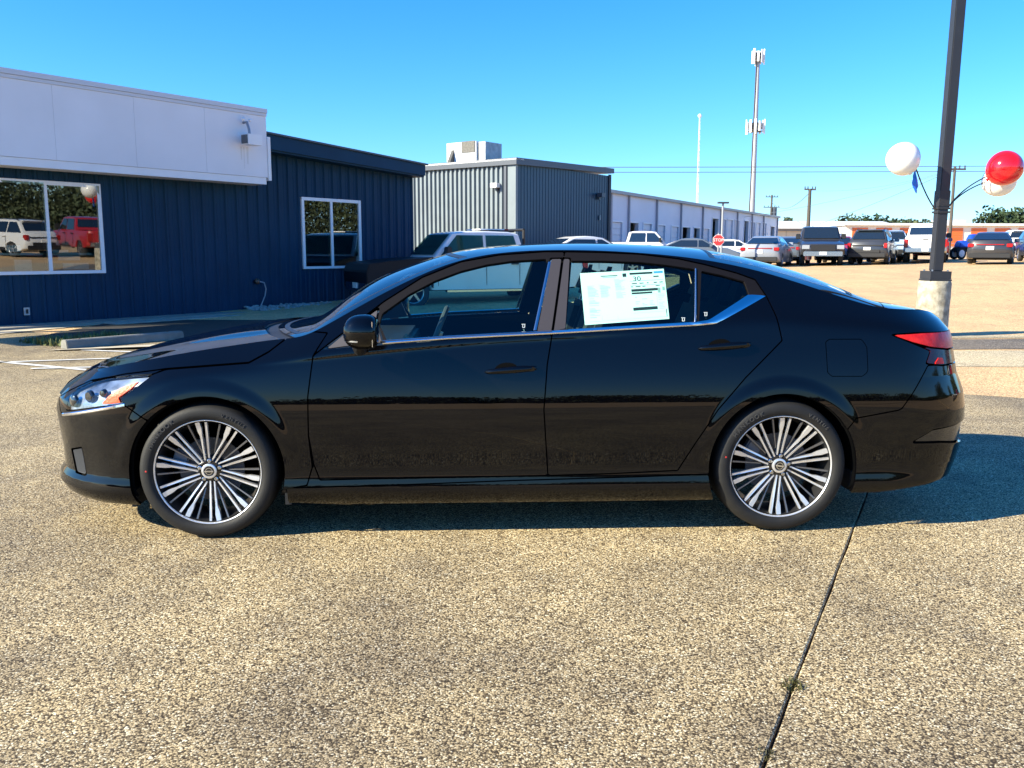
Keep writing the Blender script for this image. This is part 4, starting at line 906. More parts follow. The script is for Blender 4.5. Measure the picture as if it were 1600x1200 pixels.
    for v in (.53, .57, .62, .66, .69): 
        for u in (.62, .70, .79): 
            if rnd.random() < .8: bar(PA, u, v, u+rnd.uniform(.02, .06), v+.012)
    for v in (.50, .53, .56, .60, .66, .69, .72, .75, .78): bar(PA, .895, v, .895+rnd.uniform(.04, .08), v+.009)
    for u0, v0, u1, v1 in ((.58, .49, .88, .493), (.58, .84, .97, .843), (.88, .49, .882, .73), (.06, .945, .97, .948), (.395, .13, .397, .93), (.21, .24, .2115, .93)): bar(PA, u0, v0, u1, v1)
    vs, fs = text_mesh('30', .042, 0)
    for Bm, vs2, fs2 in ((K, vs, fs),):
        sc_ = [(.665+v.x*2.4, .175-v.y*3.2) for v in vs2]; Bm.add([sp(u, v, .0003) for u, v in sc_], fs2)
    K.build('print_bar', ink, st); GR.build('small_print', grey, st); BL.build('header_print', blu, st); PA.build('pale_print_lines', pal, st)
    # ---- wheels
    def make_wheel():
        wh = bpy.data.objects.new('wheel', None); COL.objects.link(wh); wh.parent = car
        prof = [(.2585, -.100), (.264, -.112), (.285, -.1175), (.305, -.116), (.318, -.109), (.326, -.098), (.330, -.085), (.3335, -.06), (.3345, -.03), (.335, 0), (.3345, .03), (.3335, .06), (.330, .085), (.318, .109), (.285, .1175), (.255, .10)]
        b = MB(); b.lathe(prof, 96, 'y'); b.build('tyre', rubber, wh, 'all')
        b = MB()
        for k in range(4):
            yy = -.055+.035*k
            b.lathe([(.3356, yy-.003), (.3362, yy), (.3356, yy+.003)], 72, 'y')
        b.build('tyre_tread', deepblack, wh)
        b = MB(); b.lathe([(.2595, -.100), (.2600, -.105), (.2580, -.1075), (.2545, -.105), (.2520, -.097)], 96, 'y'); b.build('rim', alloy, wh, 'all')
        b = MB(); b.lathe([(.2475, -.1), (.240, -.075), (.232, -.03), (.228, .05), (.235, .09)], 64, 'y'); b.build('rim_barrel', darkalloy, wh, 'all')
        b = MB(); b.lathe([(.158, -.030), (.158, -.018), (.06, -.018)], 48, 'y'); b.lathe([(.158, -.030), (.07, -.030), (.068, -.05), (.001, -.05)], 48, 'y'); b.build('brake_disc', mat('dull_brake_disc', (.07, .07, .075), .45, metal=.9), wh, 30)
        b = MB(); b.box(-.05, .05, -.055, .0, .115, .19, Matrix.Rotation(R(-70), 4, 'Y')); b.build('brake_caliper', mat('caliper_grey', (.12, .12, .13), .5, metal=.5), wh, True, bevel=.008)
        F = lambda th: (lambda r_, t_, y_: (r_*math.cos(th)-t_*math.sin(th), y_, r_*math.sin(th)+t_*math.cos(th)))
        def spoke(name, poly, th, yi, yo, depth, m, top=None):
            """poly of (r,t); y goes from yi at hub to yo at rim"""
            f = F(th); n_ = len(poly); yy = lambda r_: yi+(yo-yi)*max(0, min(1, (r_-.05)/.2))**1.3
            cen = (sum(p[0] for p in poly)/n_, sum(p[1] for p in poly)/n_)
            vs = [f(r_, t_, yy(r_)) for r_, t_ in poly]+[f(r_, t_+(cen[1]-t_)*-.12, yy(r_)+depth*.35) for r_, t_ in poly]+[f(r_, t_, yy(r_)+depth) for r_, t_ in poly]
            fs = [tuple(range(n_))]+[(i, (i+1) % n_, n_+(i+1) % n_, n_+i) for i in range(n_)]+[(n_+i, n_+(i+1) % n_, 2*n_+(i+1) % n_, 2*n_+i) for i in range(n_)]
            o = MB().add(vs, fs); ob = o.build(name, m, wh, fix=True); return ob
        bar_ = [(.046, -.0032), (.046, .0032), (.12, .0042), (.248, .0055), (.248, -.0055), (.12, -.0042)]
        blade = [(.052, .0165), (.052, .0230), (.13, .0290), (.175, .0335), (.198, .0425), (.2425, .0515), (.2465, .036), (.2465, .030), (.215, .0235), (.175, .0235), (.13, .0210)]
        facet = [(.200, .0185), (.226, .016), (.246, .0135), (.247, .016), (.222, .0225), (.203, .0215)]
        thin = [(.09, -.0024), (.09, .0024), (.247, .0042), (.247, -.0042)]
        for k in range(10):
            th = R(90+36*k)
            spoke('machined_spoke', bar_, th, -.072, -.098, .02, alloy)
            spoke('blade_spoke', blade, th, -.072, -.100, .022, alloy)
            spoke('dark_spoke', thin, th-R(15.5), -.060, -.094, .016, mat('shadow_grey_alloy', (.20, .20, .21), .35, metal=.8))
        for k in range(10):
            th = R(90+36*k); 
        b = MB(); b.lathe([(.058, -.050), (.058, -.066), (.050, -.073), (.034, -.074), (.001, -.074)], 40, 'y'); b.build('hub', blackgloss, wh, 30)
        b = MB(); b.lathe([(.0365, -.074), (.0365, -.084), (.033, -.086), (.0262, -.086), (.025, -.082)], 40, 'y'); b.build('hub_ring', alloy, wh, 30)
        b = MB(); b.lathe([(.025, -.082), (.022, -.0845), (.001, -.085)], 32, 'y'); hc_ = b.build('hub_cap', blackgloss, wh, 30)
        b = MB(); b.lathe([(.0175, -.086), (.0175, -.0875), (.0145, -.0875), (.0145, -.086)], 32, 'y'); b.box(-.0215, .0215, -.0885, -.086, -.0035, .0035)
        b.build('emblem', chrome, wh)
        for k in range(5):
            a = R(90+72*k); M_ = Matrix.Translation((.0500*math.cos(a), 0, .0500*math.sin(a)))
            b = MB(); b.lathe([(.0115, -.066), (.0115, -.074), (.008, -.076), (.001, -.076)], 6, 'y', M_); b.build('lug_nut', satinchrome, wh)
            b = MB(); b.lathe([(.0150, -.0745), (.0148, -.0755), (.0118, -.0755)], 16, 'y', M_); b.build('lug_recess', deepblack, wh)
        # raised lettering on the sidewall
        L = MB()
        def arc(word, mid, rr_, size):
            n_ = len(word); step = size*.92/rr_
            for i, ch in enumerate(word):
                if ch == ' ': continue
                vs_, fs_ = text_mesh(ch, size, .0012)
                a = mid+step*((n_-1)/2-i); fr = lambda v: (rr_+v.y, v.x)
                out = []
                for v in vs_:
                    r_ = rr_+v.y; aa = a-v.x/rr_; out.append((r_*math.cos(aa), -.1178-v.z-.0008, r_*math.sin(aa)))
                L.add(out, [f[::-1] for f in fs_])
        lm = mat('raised_rubber', (.05, .048, .046), .5); arc('HANKOOK', R(138), .292, .030); L.build('sidewall_lettering', lm, wh); L = MB(); arc('VENTUS', R(62), .292, .024); L.build('sidewall_lettering', lm, wh)
        b = MB(); a = R(178); b.lathe([(.0045, -.1185), (.001, -.1190)], 10, 'y', Matrix.Translation((.290*math.cos(a), 0, .290*math.sin(a)))); b.build('balance_dot', mat('red_dot', (.6, .04, .03), .6), wh)
        return wh
    w0 = make_wheel(); w0.location = (-AX, -.80, WR)
    w1 = copy_tree(w0, car); w1.location = (AX, -.80, WR); w1.rotation_euler = (0, R(9), 0)
    w2 = copy_tree(w0, car); w2.location = (-AX, .80, WR); w2.rotation_euler = (0, 0, R(180))
    w3 = copy_tree(w0, car); w3.location = (AX, .80, WR); w3.rotation_euler = (0, 0, R(180))
    return car
# ------------------------------------------------------------------ lamp post with balloons
greyp = mat('slate_pole_paint', (.022, .024, .030), .5, noise=.15, nscale=6)
lp = thing('lamp_post', 'tall slate grey square lamp post on a rough concrete pier behind the sedan', 'lamp post', (7.56, 9.25, 0)); lp.rotation_euler = (0, R(.7), 0)
n = 36; vs = []; rn = random.Random(4); RAD = .255
for z in [0, .08, .2, .35, .5, .65, .78, .87, .905, .915]:
    rr_ = RAD*(1.02 if z < .1 else 1) if z < .9 else RAD*(.97 if z < .91 else .93)
    for k in range(n):
        a = 2*math.pi*k/n; vs.append(((rr_+rn.uniform(-.004, .004))*math.cos(a), (rr_+rn.uniform(-.004, .004))*math.sin(a), z))
fs = [(i*n+k, i*n+(k+1) % n, (i+1)*n+(k+1) % n, (i+1)*n+k) for i in range(9) for k in range(n)]+[tuple(range(9*n, 10*n))]
pier = mat('pitted_pier_concrete', (.50, .46, .36), .9, noise=.55, nscale=9, bump=.8, bscale=22, col2=(.20, .17, .12), detail=6)
MB().add(vs, fs).build('concrete_pier', pier, lp, True)
MB().box(-.185, .185, -.185, .185, .918, .945).box(-.175, .175, -.175, .175, .947, 1.075).build('base_cover', greyp, lp)
for x in (-.13, .13):
    for y in (-.13, .13): MB().tube([(x, y, 1.075), (x, y, 1.10)], .016, 6).build('anchor_bolt', steel, lp)
MB().box(-.082, .082, -.082, .082, 1.076, 8.6).build('pole', greyp, lp, bevel=.012)
MB().box(-.7, .7, -.14, .14, 8.6, 8.72).build('lamp_head', greyp, lp, bevel=.02)
bk = mat('black_strap', (.02, .02, .022), .5)
b = MB(); b.box(-.10, .10, -.10, .10, 2.02, 2.05).box(-.10, .10, -.10, .10, 2.08, 2.11); b.build('strap', bk, lp); MB().box(-.088, .088, -.088, .088, 2.13, 2.38).build('wrap', bk, lp)
def bez(p0, p1, p2, n=12): return [Vector(p0)*(1-t)**2+Vector(p1)*2*t*(1-t)+Vector(p2)*t*t for t in [i/n for i in range(n+1)]]
for p2, c in (((-.50, -.05, 2.72), (-.28, 0, 2.28)), ((.82, -.10, 2.68), (.32, 0, 2.48)), ((.90, .12, 2.58), (.30, 0, 2.42))):
    MB().tube(bez((math.copysign(.09, p2[0]), 0, 2.07), c, p2), .011, 6).build('balloon_arm', bk, lp, True)
def balloon(label, c, r, m, nd, seed=0):
    t = thing('balloon', label, 'balloon', c, 0, 'balloons on the lamp post'); nd = Vector(nd).normalized(); q = nd.to_track_quat('-Z', 'Y').to_matrix().to_4x4()
    b = MB(); prof = []
    for k in range(25):
        a = math.pi*k/24; rr_ = r*math.sin(a)*(1+.03*math.cos(a)); prof.append((max(rr_, .0005), r*math.cos(a)*(1.04 if a > 1.6 else .99)))
    b.lathe(prof[::-1], 40, 'z', q); b.build('skin', m, t, 'all')
    b = MB(); b.lathe([(.028, -r*1.02-.03), (.020, -r*1.02-.012), (.016, -r*1.02+.01)], 12, 'z', q); b.build('neck', m, t, True); return t
redb = mat('red_balloon_vinyl', (.72, .006, .012), .12, coat=.6); whb = mat('white_balloon_vinyl', (.84, .83, .80), .22, coat=.4)
P = Vector((7.56, 9.25, 0))
balloon('white balloon on the left arm of the lamp post', P+Vector((-.74, -.15, 2.87)), .262, whb, (.55, .2, -.75))
balloon('glossy red balloon on the right arm of the lamp post', P+Vector((.80, -.40, 2.71)), .272, redb, (-.6, .3, -.5))
balloon('white balloon hanging just behind the red balloon', P+Vector((1.04, .12, 2.56)), .262, whb, (-.8, 0, -.3))
b = MB(); vs = []; rn = random.Random(2)
for i in range(8):
    z = 2.72-.055*i; w_ = .012+.062*math.sin(min(i, 5)/5*1.5) if i < 6 else .05-.02*(i-5)
    vs += [(-.51-w_*.8+.006*i, -.09-.02*(i % 2), z), (-.51+.012*i*.6, -.13+.02*(i % 2), z-.01), (-.51+w_*.6+.008*i, -.08, z)]
fs = [(i*3+j, i*3+j+1, i*3+j+4, i*3+j+3) for i in range(7) for j in (0, 1)]
o = MB().add([Vector(v)+P for v in vs], fs).build('burst_balloon', mat('blue_balloon_vinyl', (.01, .13, .62), .3, coat=.4), smooth='all'); tag(o, 'limp burst blue balloon dangling beside the white balloon', 'balloon', 'balloons on the lamp post')
# ------------------------------------------------------------------ towers, poles, wires, sign
galv = mat('galvanised_steel', (.36, .37, .38), .5, metal=.3); antm = mat('antenna_white', (.78, .78, .75), .5); wood = mat('weathered_pole_wood', (.10, .085, .07), .9, noise=.3, nscale=6)
ct = thing('cell_tower', 'tall slim cell tower with two rings of antennas behind the white row', 'cell tower', (60.9, 187, 0))
MB().tube([(0, 0, 0), (0, 0, 42.1)], .6, 14, rr=[.72, .36]).build('mast', galv, ct, True)
MB().tube([(-.75, -.3, 0), (-.45, -.3, 42)], .10, 5).build('cable_run', wood, ct)
for zc, nn, rad in ((27.6, 12, 1.9), (42.0, 9, 1.25)):
    b = MB(); b.lathe([(rad*.75, zc-.9), (rad*.75, zc-.75)], 12); b.lathe([(rad*.75, zc+.7), (rad*.75, zc+.85)], 12)
    for k in range(6): a = k*math.pi/3; b.tube([(0, 0, zc-.8), (rad*.8*math.cos(a), rad*.8*math.sin(a), zc-.8)], .09, 5); b.tube([(0, 0, zc+.78), (rad*.8*math.cos(a), rad*.8*math.sin(a), zc+.78)], .09, 5)
    b.build('platform', roofm, ct)
    for k in range(nn):
        a = 2*math.pi*k/nn+.2; M_ = Matrix.Translation((rad*math.cos(a), rad*math.sin(a), zc+.1*(k % 2))) @ Matrix.Rotation(a, 4, 'Z')
        hh = 1.05+.25*(k % 3); MB().box(-.12, .12, -.22, .22, -hh, hh, M_).build('antenna', antm, ct)
        if k % 2: MB().box(-.7, -.3, -.2, .2, -.5, .6, M_).build('radio_unit', roofm, ct)
mm = thing('radio_mast', 'very thin pale lattice radio mast far away to the left of the cell tower', 'mast', (103, 400, 0))
b = MB(); H = 61.5; red_w = mat('mast_white', (.75, .72, .74), .6)
legs = [(.55*math.cos(a), .55*math.sin(a)) for a in (0, 2.09, 4.19)]
for x, y in legs: b.tube([(x, y, 0), (x*.5, y*.5, H)], .075, 4)
for q in range(40):
    z0, z1 = H*q/40, H*(q+1)/40; i = q % 3; k0, k1 = 1-.5*z0/H, 1-.5*z1/H; b.tube([(legs[i][0]*k0, legs[i][1]*k0, z0), (legs[(i+1) % 3][0]*k1, legs[(i+1) % 3][1]*k1, z1)], .05, 3)
o = b.build('lattice', red_w, mm); o['kind'] = 'stuff'
MB().sphere((0, 0, H), .9, 10, 8).build('beacon', antm, mm)
def upole(label, x, y, z0, h, arms, rot=0, r=.16, ins=True):
    t = thing('utility_pole', label, 'utility pole', (x, y, z0), rot, 'utility poles beyond the lot'); MB().tube([(0, 0, -.5), (0, 0, h)], r, 8, rr=[r, r*.7]).build('pole', wood, t, True)
    for dz, L in arms:
        MB().box(-L/2, L/2, -.08, .0, h-dz-.07, h-dz+.05).build('crossarm', wood, t)
        for x_ in (-L*.45, -L*.2, L*.2, L*.45): MB().tube([(x_, -.04, h-dz+.05), (x_, -.04, h-dz+.24)], .05, 6).build('insulator', roofm, t)
    return t
upole('bare wooden pole with one short crossarm above the black pickup', 28.74, 70.2, .8, 5.85, [(.05, 1.0)], r=.20)
q_ = upole('distant pole with two crossarms and a transformer past the white row', 44.3, 125.6, 1, 8.6, [(.3, 1.9), (1.8, 2.4)], r=.2); MB().tube([(.5, 0, 5.6), (.5, 0, 6.7)], .35, 8).build('transformer', roofm, q_)
upole('tall utility pole standing right behind the lamp post', 32.9, 55.0, .8, 6.3, [(.15, 1.5)], r=.13)
cable = mat('power_cable', (.12, .14, .17), .6)
def wire(name, label, p0, p1, sag, r=.03, grp='power lines across the sky'):
    p0, p1 = Vector(p0), Vector(p1); pts = [p0.lerp(p1, i/24)-Vector((0, 0, sag*4*(i/24)*(1-i/24))) for i in range(25)]
    return tag(MB().tube(pts, r, 5).build(name, cable), label, 'power line', grp)
wire('power_line', 'upper of the two long power lines crossing the sky', (-30, 64, 7.6), (60, 52, 7.2), .15, .028); wire('power_line', 'lower of the two long power lines crossing the sky', (-30, 64, 7.25), (60, 52, 6.85), .15, .028)
wire('power_line', 'faint sagging cable between the poles above the parked cars, upper one', (28.8, 70.2, 6.5), (33, 55, 7), .5, .018); wire('power_line', 'faint sagging cable between the distant pole and the bare pole', (44.3, 125.6, 8.6), (28.8, 70.2, 6.4), 1.2, .03)
wire('power_line', 'slanting cable dropping left from the pole behind the lamp post', (33, 55, 7), (33, 82, 3.6), .2, .022); wire('power_line', 'second faint cable dropping left from the pole behind the lamp post', (33, 55, 6.9), (26, 80, 4.6), .3, .018)
sg = thing('stop_sign', 'red octagonal STOP sign facing the lot in front of the white row', 'stop sign', (11.1, 34.9, .55), R(-17))
oc = [(.25*math.cos(R(22.5+45*k)), .25*math.sin(R(22.5+45*k))) for k in range(8)]
MB().tube([(.0, 0, -.3), (0, 0, 1.65)], .035, 8).build('post', galv, sg, True)
MB().prism([(x*1.07, z*1.07) for x, z in oc], -.045, -.036, lambda p, q, h: (p, h, q+1.33)).build('border', whitetrim, sg, fix=True)
MB().prism(oc, -.052, -.046, lambda p, q, h: (p, h, q+1.33)).build('face', mat('sign_red', (.62, .03, .03), .4), sg, fix=True)
vs, fs = text_mesh('STOP', .19, .001); o = MB().add([(v.x, -.0545-v.z, v.y+1.33) for v in vs], fs).build('lettering', whitetrim, sg)
sp_ = thing('light_pole', 'thin grey light pole rising beside the stop sign', 'pole', (11.45, 35.6, .55), 0); MB().tube([(0, 0, -.3), (0, 0, 3.0)], .05, 8).build('pole', galv, sp_, True); MB().box(-.25, .25, -.1, .1, 3.0, 3.08).build('lamp_head', roofm, sp_)
# ------------------------------------------------------------------ trees
leafA = mat('dark_leaf', (.035, .065, .018), .75, noise=.6, nscale=1.6); bark = mat('bark', (.09, .065, .045), .9)
def tree(label, x, y, z, h, w_, seed, group=None, m=leafA, leaves=1500, ls=.35, loc_trunk=True):
    rn = random.Random(seed); t = thing('tree', label, 'tree', (x, y, z), 0, group); MB().tube([(0, 0, -.5), (.1, 0, h*.3), (0, .1, h*.6)], .2, 8, rr=[.05*h, .035*h, .015*h]).build('trunk', bark, t, True)
    cl = [(rn.uniform(-.42, .42)*w_, rn.uniform(-.35, .35)*w_, h*rn.uniform(.50, .86), rn.uniform(.15, .26)*w_) for _ in range(14)]
    lb = MB()
    for c in cl[:7]: lb.tube([(0, 0, h*.3), (c[0]*.5, c[1]*.5, h*.45), c[:3]], .1, 5, rr=[.02*h, .014*h, .005*h])
    lb.build('limb', bark, t)
    b = MB()
    for q in range(leaves*3):
        c = cl[rn.randrange(14)]; u = Vector((rn.gauss(0, 1), rn.gauss(0, 1), rn.gauss(0, .8))).normalized()*c[3]*rn.uniform(.55, 1.08); p = Vector(c[:3])+u
        a = Vector((rn.gauss(0, 1), rn.gauss(0, 1), rn.gauss(0, 1))).normalized(); bb = a.cross(Vector((rn.gauss(0, 1), rn.gauss(0, 1), rn.gauss(0, 1)))).normalized(); s_ = ls*rn.uniform(.5, 1.2)
        b.add([p-a*s_, p+bb*s_*.6, p+a*s_, p-bb*s_*.6], [(0, 1, 2, 3)])
    b.build('crown', m, t); return t
tree('wide dark tree above the flat roofed office', 71, 150, 0, 6.9, 11, 1, leaves=1600, ls=.40); tree('dark tree just left of the wide tree, half its width', 65, 152, 0, 6.3, 6, 2, leaves=900, ls=.35); tree('tree right of the wide tree reaching the white pickup', 77.5, 150, 0, 6.6, 8, 3, leaves=1100, ls=.38)
tree('tree rising above the storage units at the right edge', 79.5, 123, 0, 7.0, 9.5, 4, leaves=1500, ls=.35); tree('round tree cut by the right edge beyond the storage units', 85, 122, 0, 7.8, 9, 5, leaves=1300, ls=.35)
tree('small olive tree before the pale office canopy', 53.2, 97, 0, 4.6, 5, 6, m=mat('olive_leaf', (.09, .11, .035), .75, noise=.5, nscale=2), leaves=700, ls=.28)
for q, (x, y, lb_) in enumerate(((43, 118, 'low tree top over the roof of the cream warehouse'), (68.5, 160, 'low tree top between the two dark trees behind the office'), (62, 158, 'lowest small tree top left of the dark trees'))): tree(lb_, x, y, 0, 6.0, 4, 20+q, 'tree tops over the far roofs', leaves=400, ls=.4)
# a belt of woods to the right of and behind the photographer, seen mirrored in the windows and the paintwork
rn = random.Random(12); b = MB()
def wood_belt(pts, h, dens, ls):
    for (x0, y0), (x1, y1) in zip(pts, pts[1:]):
        L = math.hypot(x1-x0, y1-y0)
        for q in range(int(L*dens)):
            t = rn.random(); hh = h*(.75+.35*math.sin(t*L*.21+x0)+.15*math.sin(t*L*.9)); x, y = x0+(x1-x0)*t+rn.gauss(0, 2), y0+(y1-y0)*t+rn.gauss(0, 2); z = hh*rn.random()**.8
            a = Vector((rn.gauss(0, 1), rn.gauss(0, 1), rn.gauss(0, 1))).normalized(); c = a.cross(Vector((rn.gauss(0, 1), rn.gauss(0, 1), rn.gauss(0, 1)))).normalized(); s_ = ls*rn.uniform(.5, 1.3); p = Vector((x, y, z))
            b.add([p-a*s_, p+c*s_*.7, p+a*s_, p-c*s_*.7], [(0, 1, 2, 3)])
wood_belt([(75, 30), (78, 0), (70, -35)], 9, 1300, .2); wood_belt([(70, -35), (40, -75), (0, -88), (-45, -80), (-85, -50)], 3.6, 260, .36)
stuff(b.build('woodland', mat('woodland_leaf', (.08, .11, .05), .8, noise=.6, nscale=.5)), 'belt of dark woodland mirrored in the showroom windows', 'woods')
# ------------------------------------------------------------------ vehicles in the lot
tailm = mat('red_lamp_lens', (.33, .008, .008), .2, coat=.6); headm = mat('clear_headlamp', (.32, .34, .37), .15, coat=.8); vglass = mat('dark_vehicle_glass', (.012, .018, .024), .04, coat=1, spec=.9)
platem = mat('plate_white', (.75, .75, .72), .5); tyre = mat('plain_tyre', (.02, .02, .02), .8); rimm = mat('plain_rim', (.45, .45, .47), .3, metal=.9)
KIND = dict(
 sedan=dict(L=4.82, W=1.86, cl=.22, hz=.78, hz2=.98, belt=.98, roof=1.45, ws=(-1.05, -.30), rs=(.95, 1.72), dk=1.06, wx=1.40, wr=.335, tum=.70),
 suv=dict(L=4.70, W=1.88, cl=.30, hz=.95, hz2=1.12, belt=1.10, roof=1.70, ws=(-1.05, -.45), rs=(1.62, 2.14), dk=1.10, wx=1.37, wr=.36, tum=.72),
 pickup=dict(L=5.85, W=2.02, cl=.48, hz=1.12, hz2=1.25, belt=1.27, roof=1.92, ws=(-1.15, -.55), rs=(1.02, 1.18), dk=1.30,  wx=1.82, wr=.41, tum=.82),
 crew=dict(L=6.2, W=2.02, cl=.48, hz=1.14, hz2=1.27, belt=1.27, roof=1.94, ws=(-1.42, -.84), rs=(1.02, 1.18), dk=1.30, wx=1.95, wr=.42, tum=.82))
def vehicle(kind, x, y, z, heading, paintm, label, cat, group=None, sc_=1.0, hood=None, glassm=None, bedopen=True, skip=()):
    """heading: direction the nose points, angle from +x"""
    K = KIND[kind]; kind = 'pickup' if kind == 'crew' else kind; L, W, cl = K['L'], K['W'], K['cl']; hw = W/2; x0, x1 = -L/2, L/2; glassm = glassm or vglass
    t = thing(kind+'_vehicle' if kind == 'suv' else {'sedan': 'parked_sedan', 'pickup': 'pickup_truck'}[kind], label, cat, (x, y, z), heading+math.pi, group); t.scale = (sc_,)*3
    def archpts(cx, r):
        return [(cx+r*math.cos(R(180-a)), K['wr']+r*math.sin(R(180-a))) for a in (0, 20, 40, 60, 80, 100, 120, 140, 160, 180)]
    ar = K['wr']+.05
    bot = [(x0+.10, cl+.05), (x0+.30, cl), (-K['wx']-ar, cl)]+[p for p in archpts(-K['wx'], ar) if p[1] > cl]+[(-K['wx']+ar, cl)]+[(K['wx']-ar, cl)]+[p for p in archpts(K['wx'], ar) if p[1] > cl]+[(K['wx']+ar, cl), (x1-.28, cl+.02), (x1-.06, cl+.12)]
    wsb, wst = K['ws']; rst, rsb = K['rs']; hz, hz2, bl, dk = K['hz'], K['hz2'], K['belt'], K['dk']
    top = [(x1-.01, cl+.30), (x1, dk-.28), (x1-.05, dk-.10), (x1-.10, dk), (rsb, dk+(.02 if kind != 'pickup' else 0)), (rsb-.3, bl+.03), (wsb+.2, bl+.01), (wsb, hz2), (wsb-.5, hz2-.04), (x0+.45, hz), (x0+.12, hz-.10), (x0+.02, hz-.26), (x0, cl+.30)]
    P_ = bot+top; n = len(P_); cxx = 0; zt_ = max(p[1] for p in P_)
    ys = [(-1, .972, .05), (-.985, .988, .022), (-.93, .997, .006), (-.7, 1, 0), (0, 1.006, -.012), (.7, 1, 0), (.93, .997, .006), (.985, .988, .022), (1, .972, .05)]
    vs = []
    for f_, sx, dz in ys:
        plan = 1-(abs(f_)**5)*.05
        for (px, pz) in P_:
            xx = px*sx*(plan if abs(px) > L*.42 else 1); zz = pz-(dz if pz > cl+.32 and pz > hz-.3 else 0); hwz = hw*(1-.035*max(0, (pz-.7*hz)/(.3*hz+.001))) if pz > .7*hz else hw
            vs.append((xx, f_*hwz, zz))
    m_ = len(ys); fs = [(i*n+k, i*n+(k+1) % n, (i+1)*n+(k+1) % n, (i+1)*n+k) for i in range(m_-1) for k in range(n)]+[tuple(range(n))[::-1], tuple(range((m_-1)*n, m_*n))]
    MB().add(vs, fs).build('body', paintm, t, 32, fix=True)
    # cab
    tw = hw*K['tum']; bw = hw*.93; rf = K['roof']; b = MB()
    def cabv(xb, zb_, yb, xt, zt2, yt): return [(xb, -yb, zb_), (xb, yb, zb_), (xt, -yt, zt2), (xt, yt, zt2)]
    fr = [(wsb, hz2-.03), (wst, rf-.05)]; rr_ = [(rst, rf-.06), (rsb, dk-.02)]
    C_ = [(wsb, hz2-.03, bw), (wst, rf-.045, tw), (wst+.35, rf, tw*.97), ((wst+rst)/2, rf+.012, tw*.96), (rst-.25, rf-.005, tw*.97), (rst, rf-.06, tw), (rsb, dk-.02, bw)]
    vs = []
    for xx, zz, yy in C_:
        for f_ in (-1, -.93, -.6, 0, .6, .93, 1): vs.append((xx, yy*f_, zz-(.028 if abs(f_) == 1 else (.0 if abs(f_) > .9 else -.012))))
    m7 = len(C_); fs = [(i*7+k, i*7+k+1, (i+1)*7+k+1, (i+1)*7+k) for i in range(m7-1) for k in range(6)]
    lo = [(xx, s_*bw, bl-.05) for s_ in (-1, 1) for xx in (wsb, rsb)]; o_ = len(vs); vs += [(wsb, -bw, bl-.06), (rsb, -bw, bl-.06), (wsb, bw, bl-.06), (rsb, bw, bl-.06)]
    fs += [tuple([o_]+[i*7 for i in range(m7)]+[o_+1]), tuple([o_+2]+[i*7+6 for i in range(m7)]+[o_+3])[::-1]]
    MB().add(vs, fs).build('roof', paintm, t, 30, fix=True)
    # windows
    def lerp(a, c, k): return tuple(a[i]*(1-k)+c[i]*k for i in range(len(a)))
    def wquad(name, A_, B_, C2, D_, push, m=glassm):
        o = Vector(push); th = .006; v = [Vector(p)+o for p in (A_, B_, C2, D_)]; v += [p-o.normalized()*th for p in v]; return MB().add(v, [(0, 1, 2, 3), (7, 6, 5, 4), (0, 4, 5, 1), (1, 5, 6, 2), (2, 6, 7, 3), (3, 7, 4, 0)]).build(name, m, t)
    a0, a1 = (wsb, hz2-.0), (wst, rf-.045); k0, k1 = .10, .93
    q0, q1 = lerp(a0, a1, k0), lerp(a0, a1, k1); y0_, y1_ = bw*(1-k0)+tw*k0-.09, bw*(1-k1)+tw*k1-.08
    wquad('windscreen', (q0[0], -y0_, q0[1]), (q0[0], y0_, q0[1]), (q1[0], y1_, q1[1]), (q1[0], -y1_, q1[1]), (-.02, 0, .022))
    a0, a1 = (rsb, dk), (rst, rf-.06); k0, k1 = (.10, .92) if kind == 'sedan' else (.22, .88)
    q0, q1 = lerp(a0, a1, k0), lerp(a0, a1, k1); y0_, y1_ = bw*(1-k0)+tw*k0-.10, bw*(1-k1)+tw*k1-.09
    wquad('rear_screen', (q0[0], -y0_, q0[1]), (q0[0], y0_, q0[1]), (q1[0], y1_, q1[1]), (q1[0], -y1_, q1[1]), (.022, 0, .018))
    zb_, zt2 = bl+.03, rf-.10; sl = lambda xz, ztop_: None
    def xfront(z_): k = (z_-hz2)/(rf-.045-hz2); return wsb+(wst-wsb)*k+.16
    def xrear(z_): k = (z_-dk)/(rf-.06-dk); return rsb+(rst-rsb)*k-.16
    def yy(z_): k = max(0, min(1, (z_-bl)/(rf-.06-bl))); return bw*(1-k)+tw*k+.004
    mids = {'sedan': (-.0, .98), 'suv': (.02, .98), 'pickup': (.03, .98)}[kind]
    spans = [(None, mids[0])]+([(mids[0], mids[1]), (mids[1], None)] if kind == 'suv' else [(mids[0], None)])
    for s_ in (-1, 1):
        for a, c in spans:
            xa0, xa1 = (xfront(zb_), xfront(zt2)) if a is None else (a+.04, a+.04); xc0, xc1 = (xrear(zb_), xrear(zt2)) if c is None else (c-.04, c-.04)
            if xc0-xa0 < .1: continue
            wquad('side_window', (xa0, s_*yy(zb_), zb_), (xc0, s_*yy(zb_), zb_), (max(xc1, xa1+.02), s_*yy(zt2), zt2), (xa1, s_*yy(zt2), zt2), (0, s_*.006, .002))
        # door seams, handle, mirror
        for a in (mids[0], mids[1] if kind != 'sedan' else 1.0, wsb+.12): MB().box(a-.006, a+.006, s_*hw-.004, s_*hw+.003, cl+.1, bl-.12).build('door_seam', deepblack, t)
        for a in (mids[0]-.28, mids[0]+.72): MB().box(a, a+.2, s_*hw*.985-.02, s_*hw*.985+.03, bl-.17, bl-.13).build('door_handle', paintm if kind != 'pickup' else blackplastic, t)
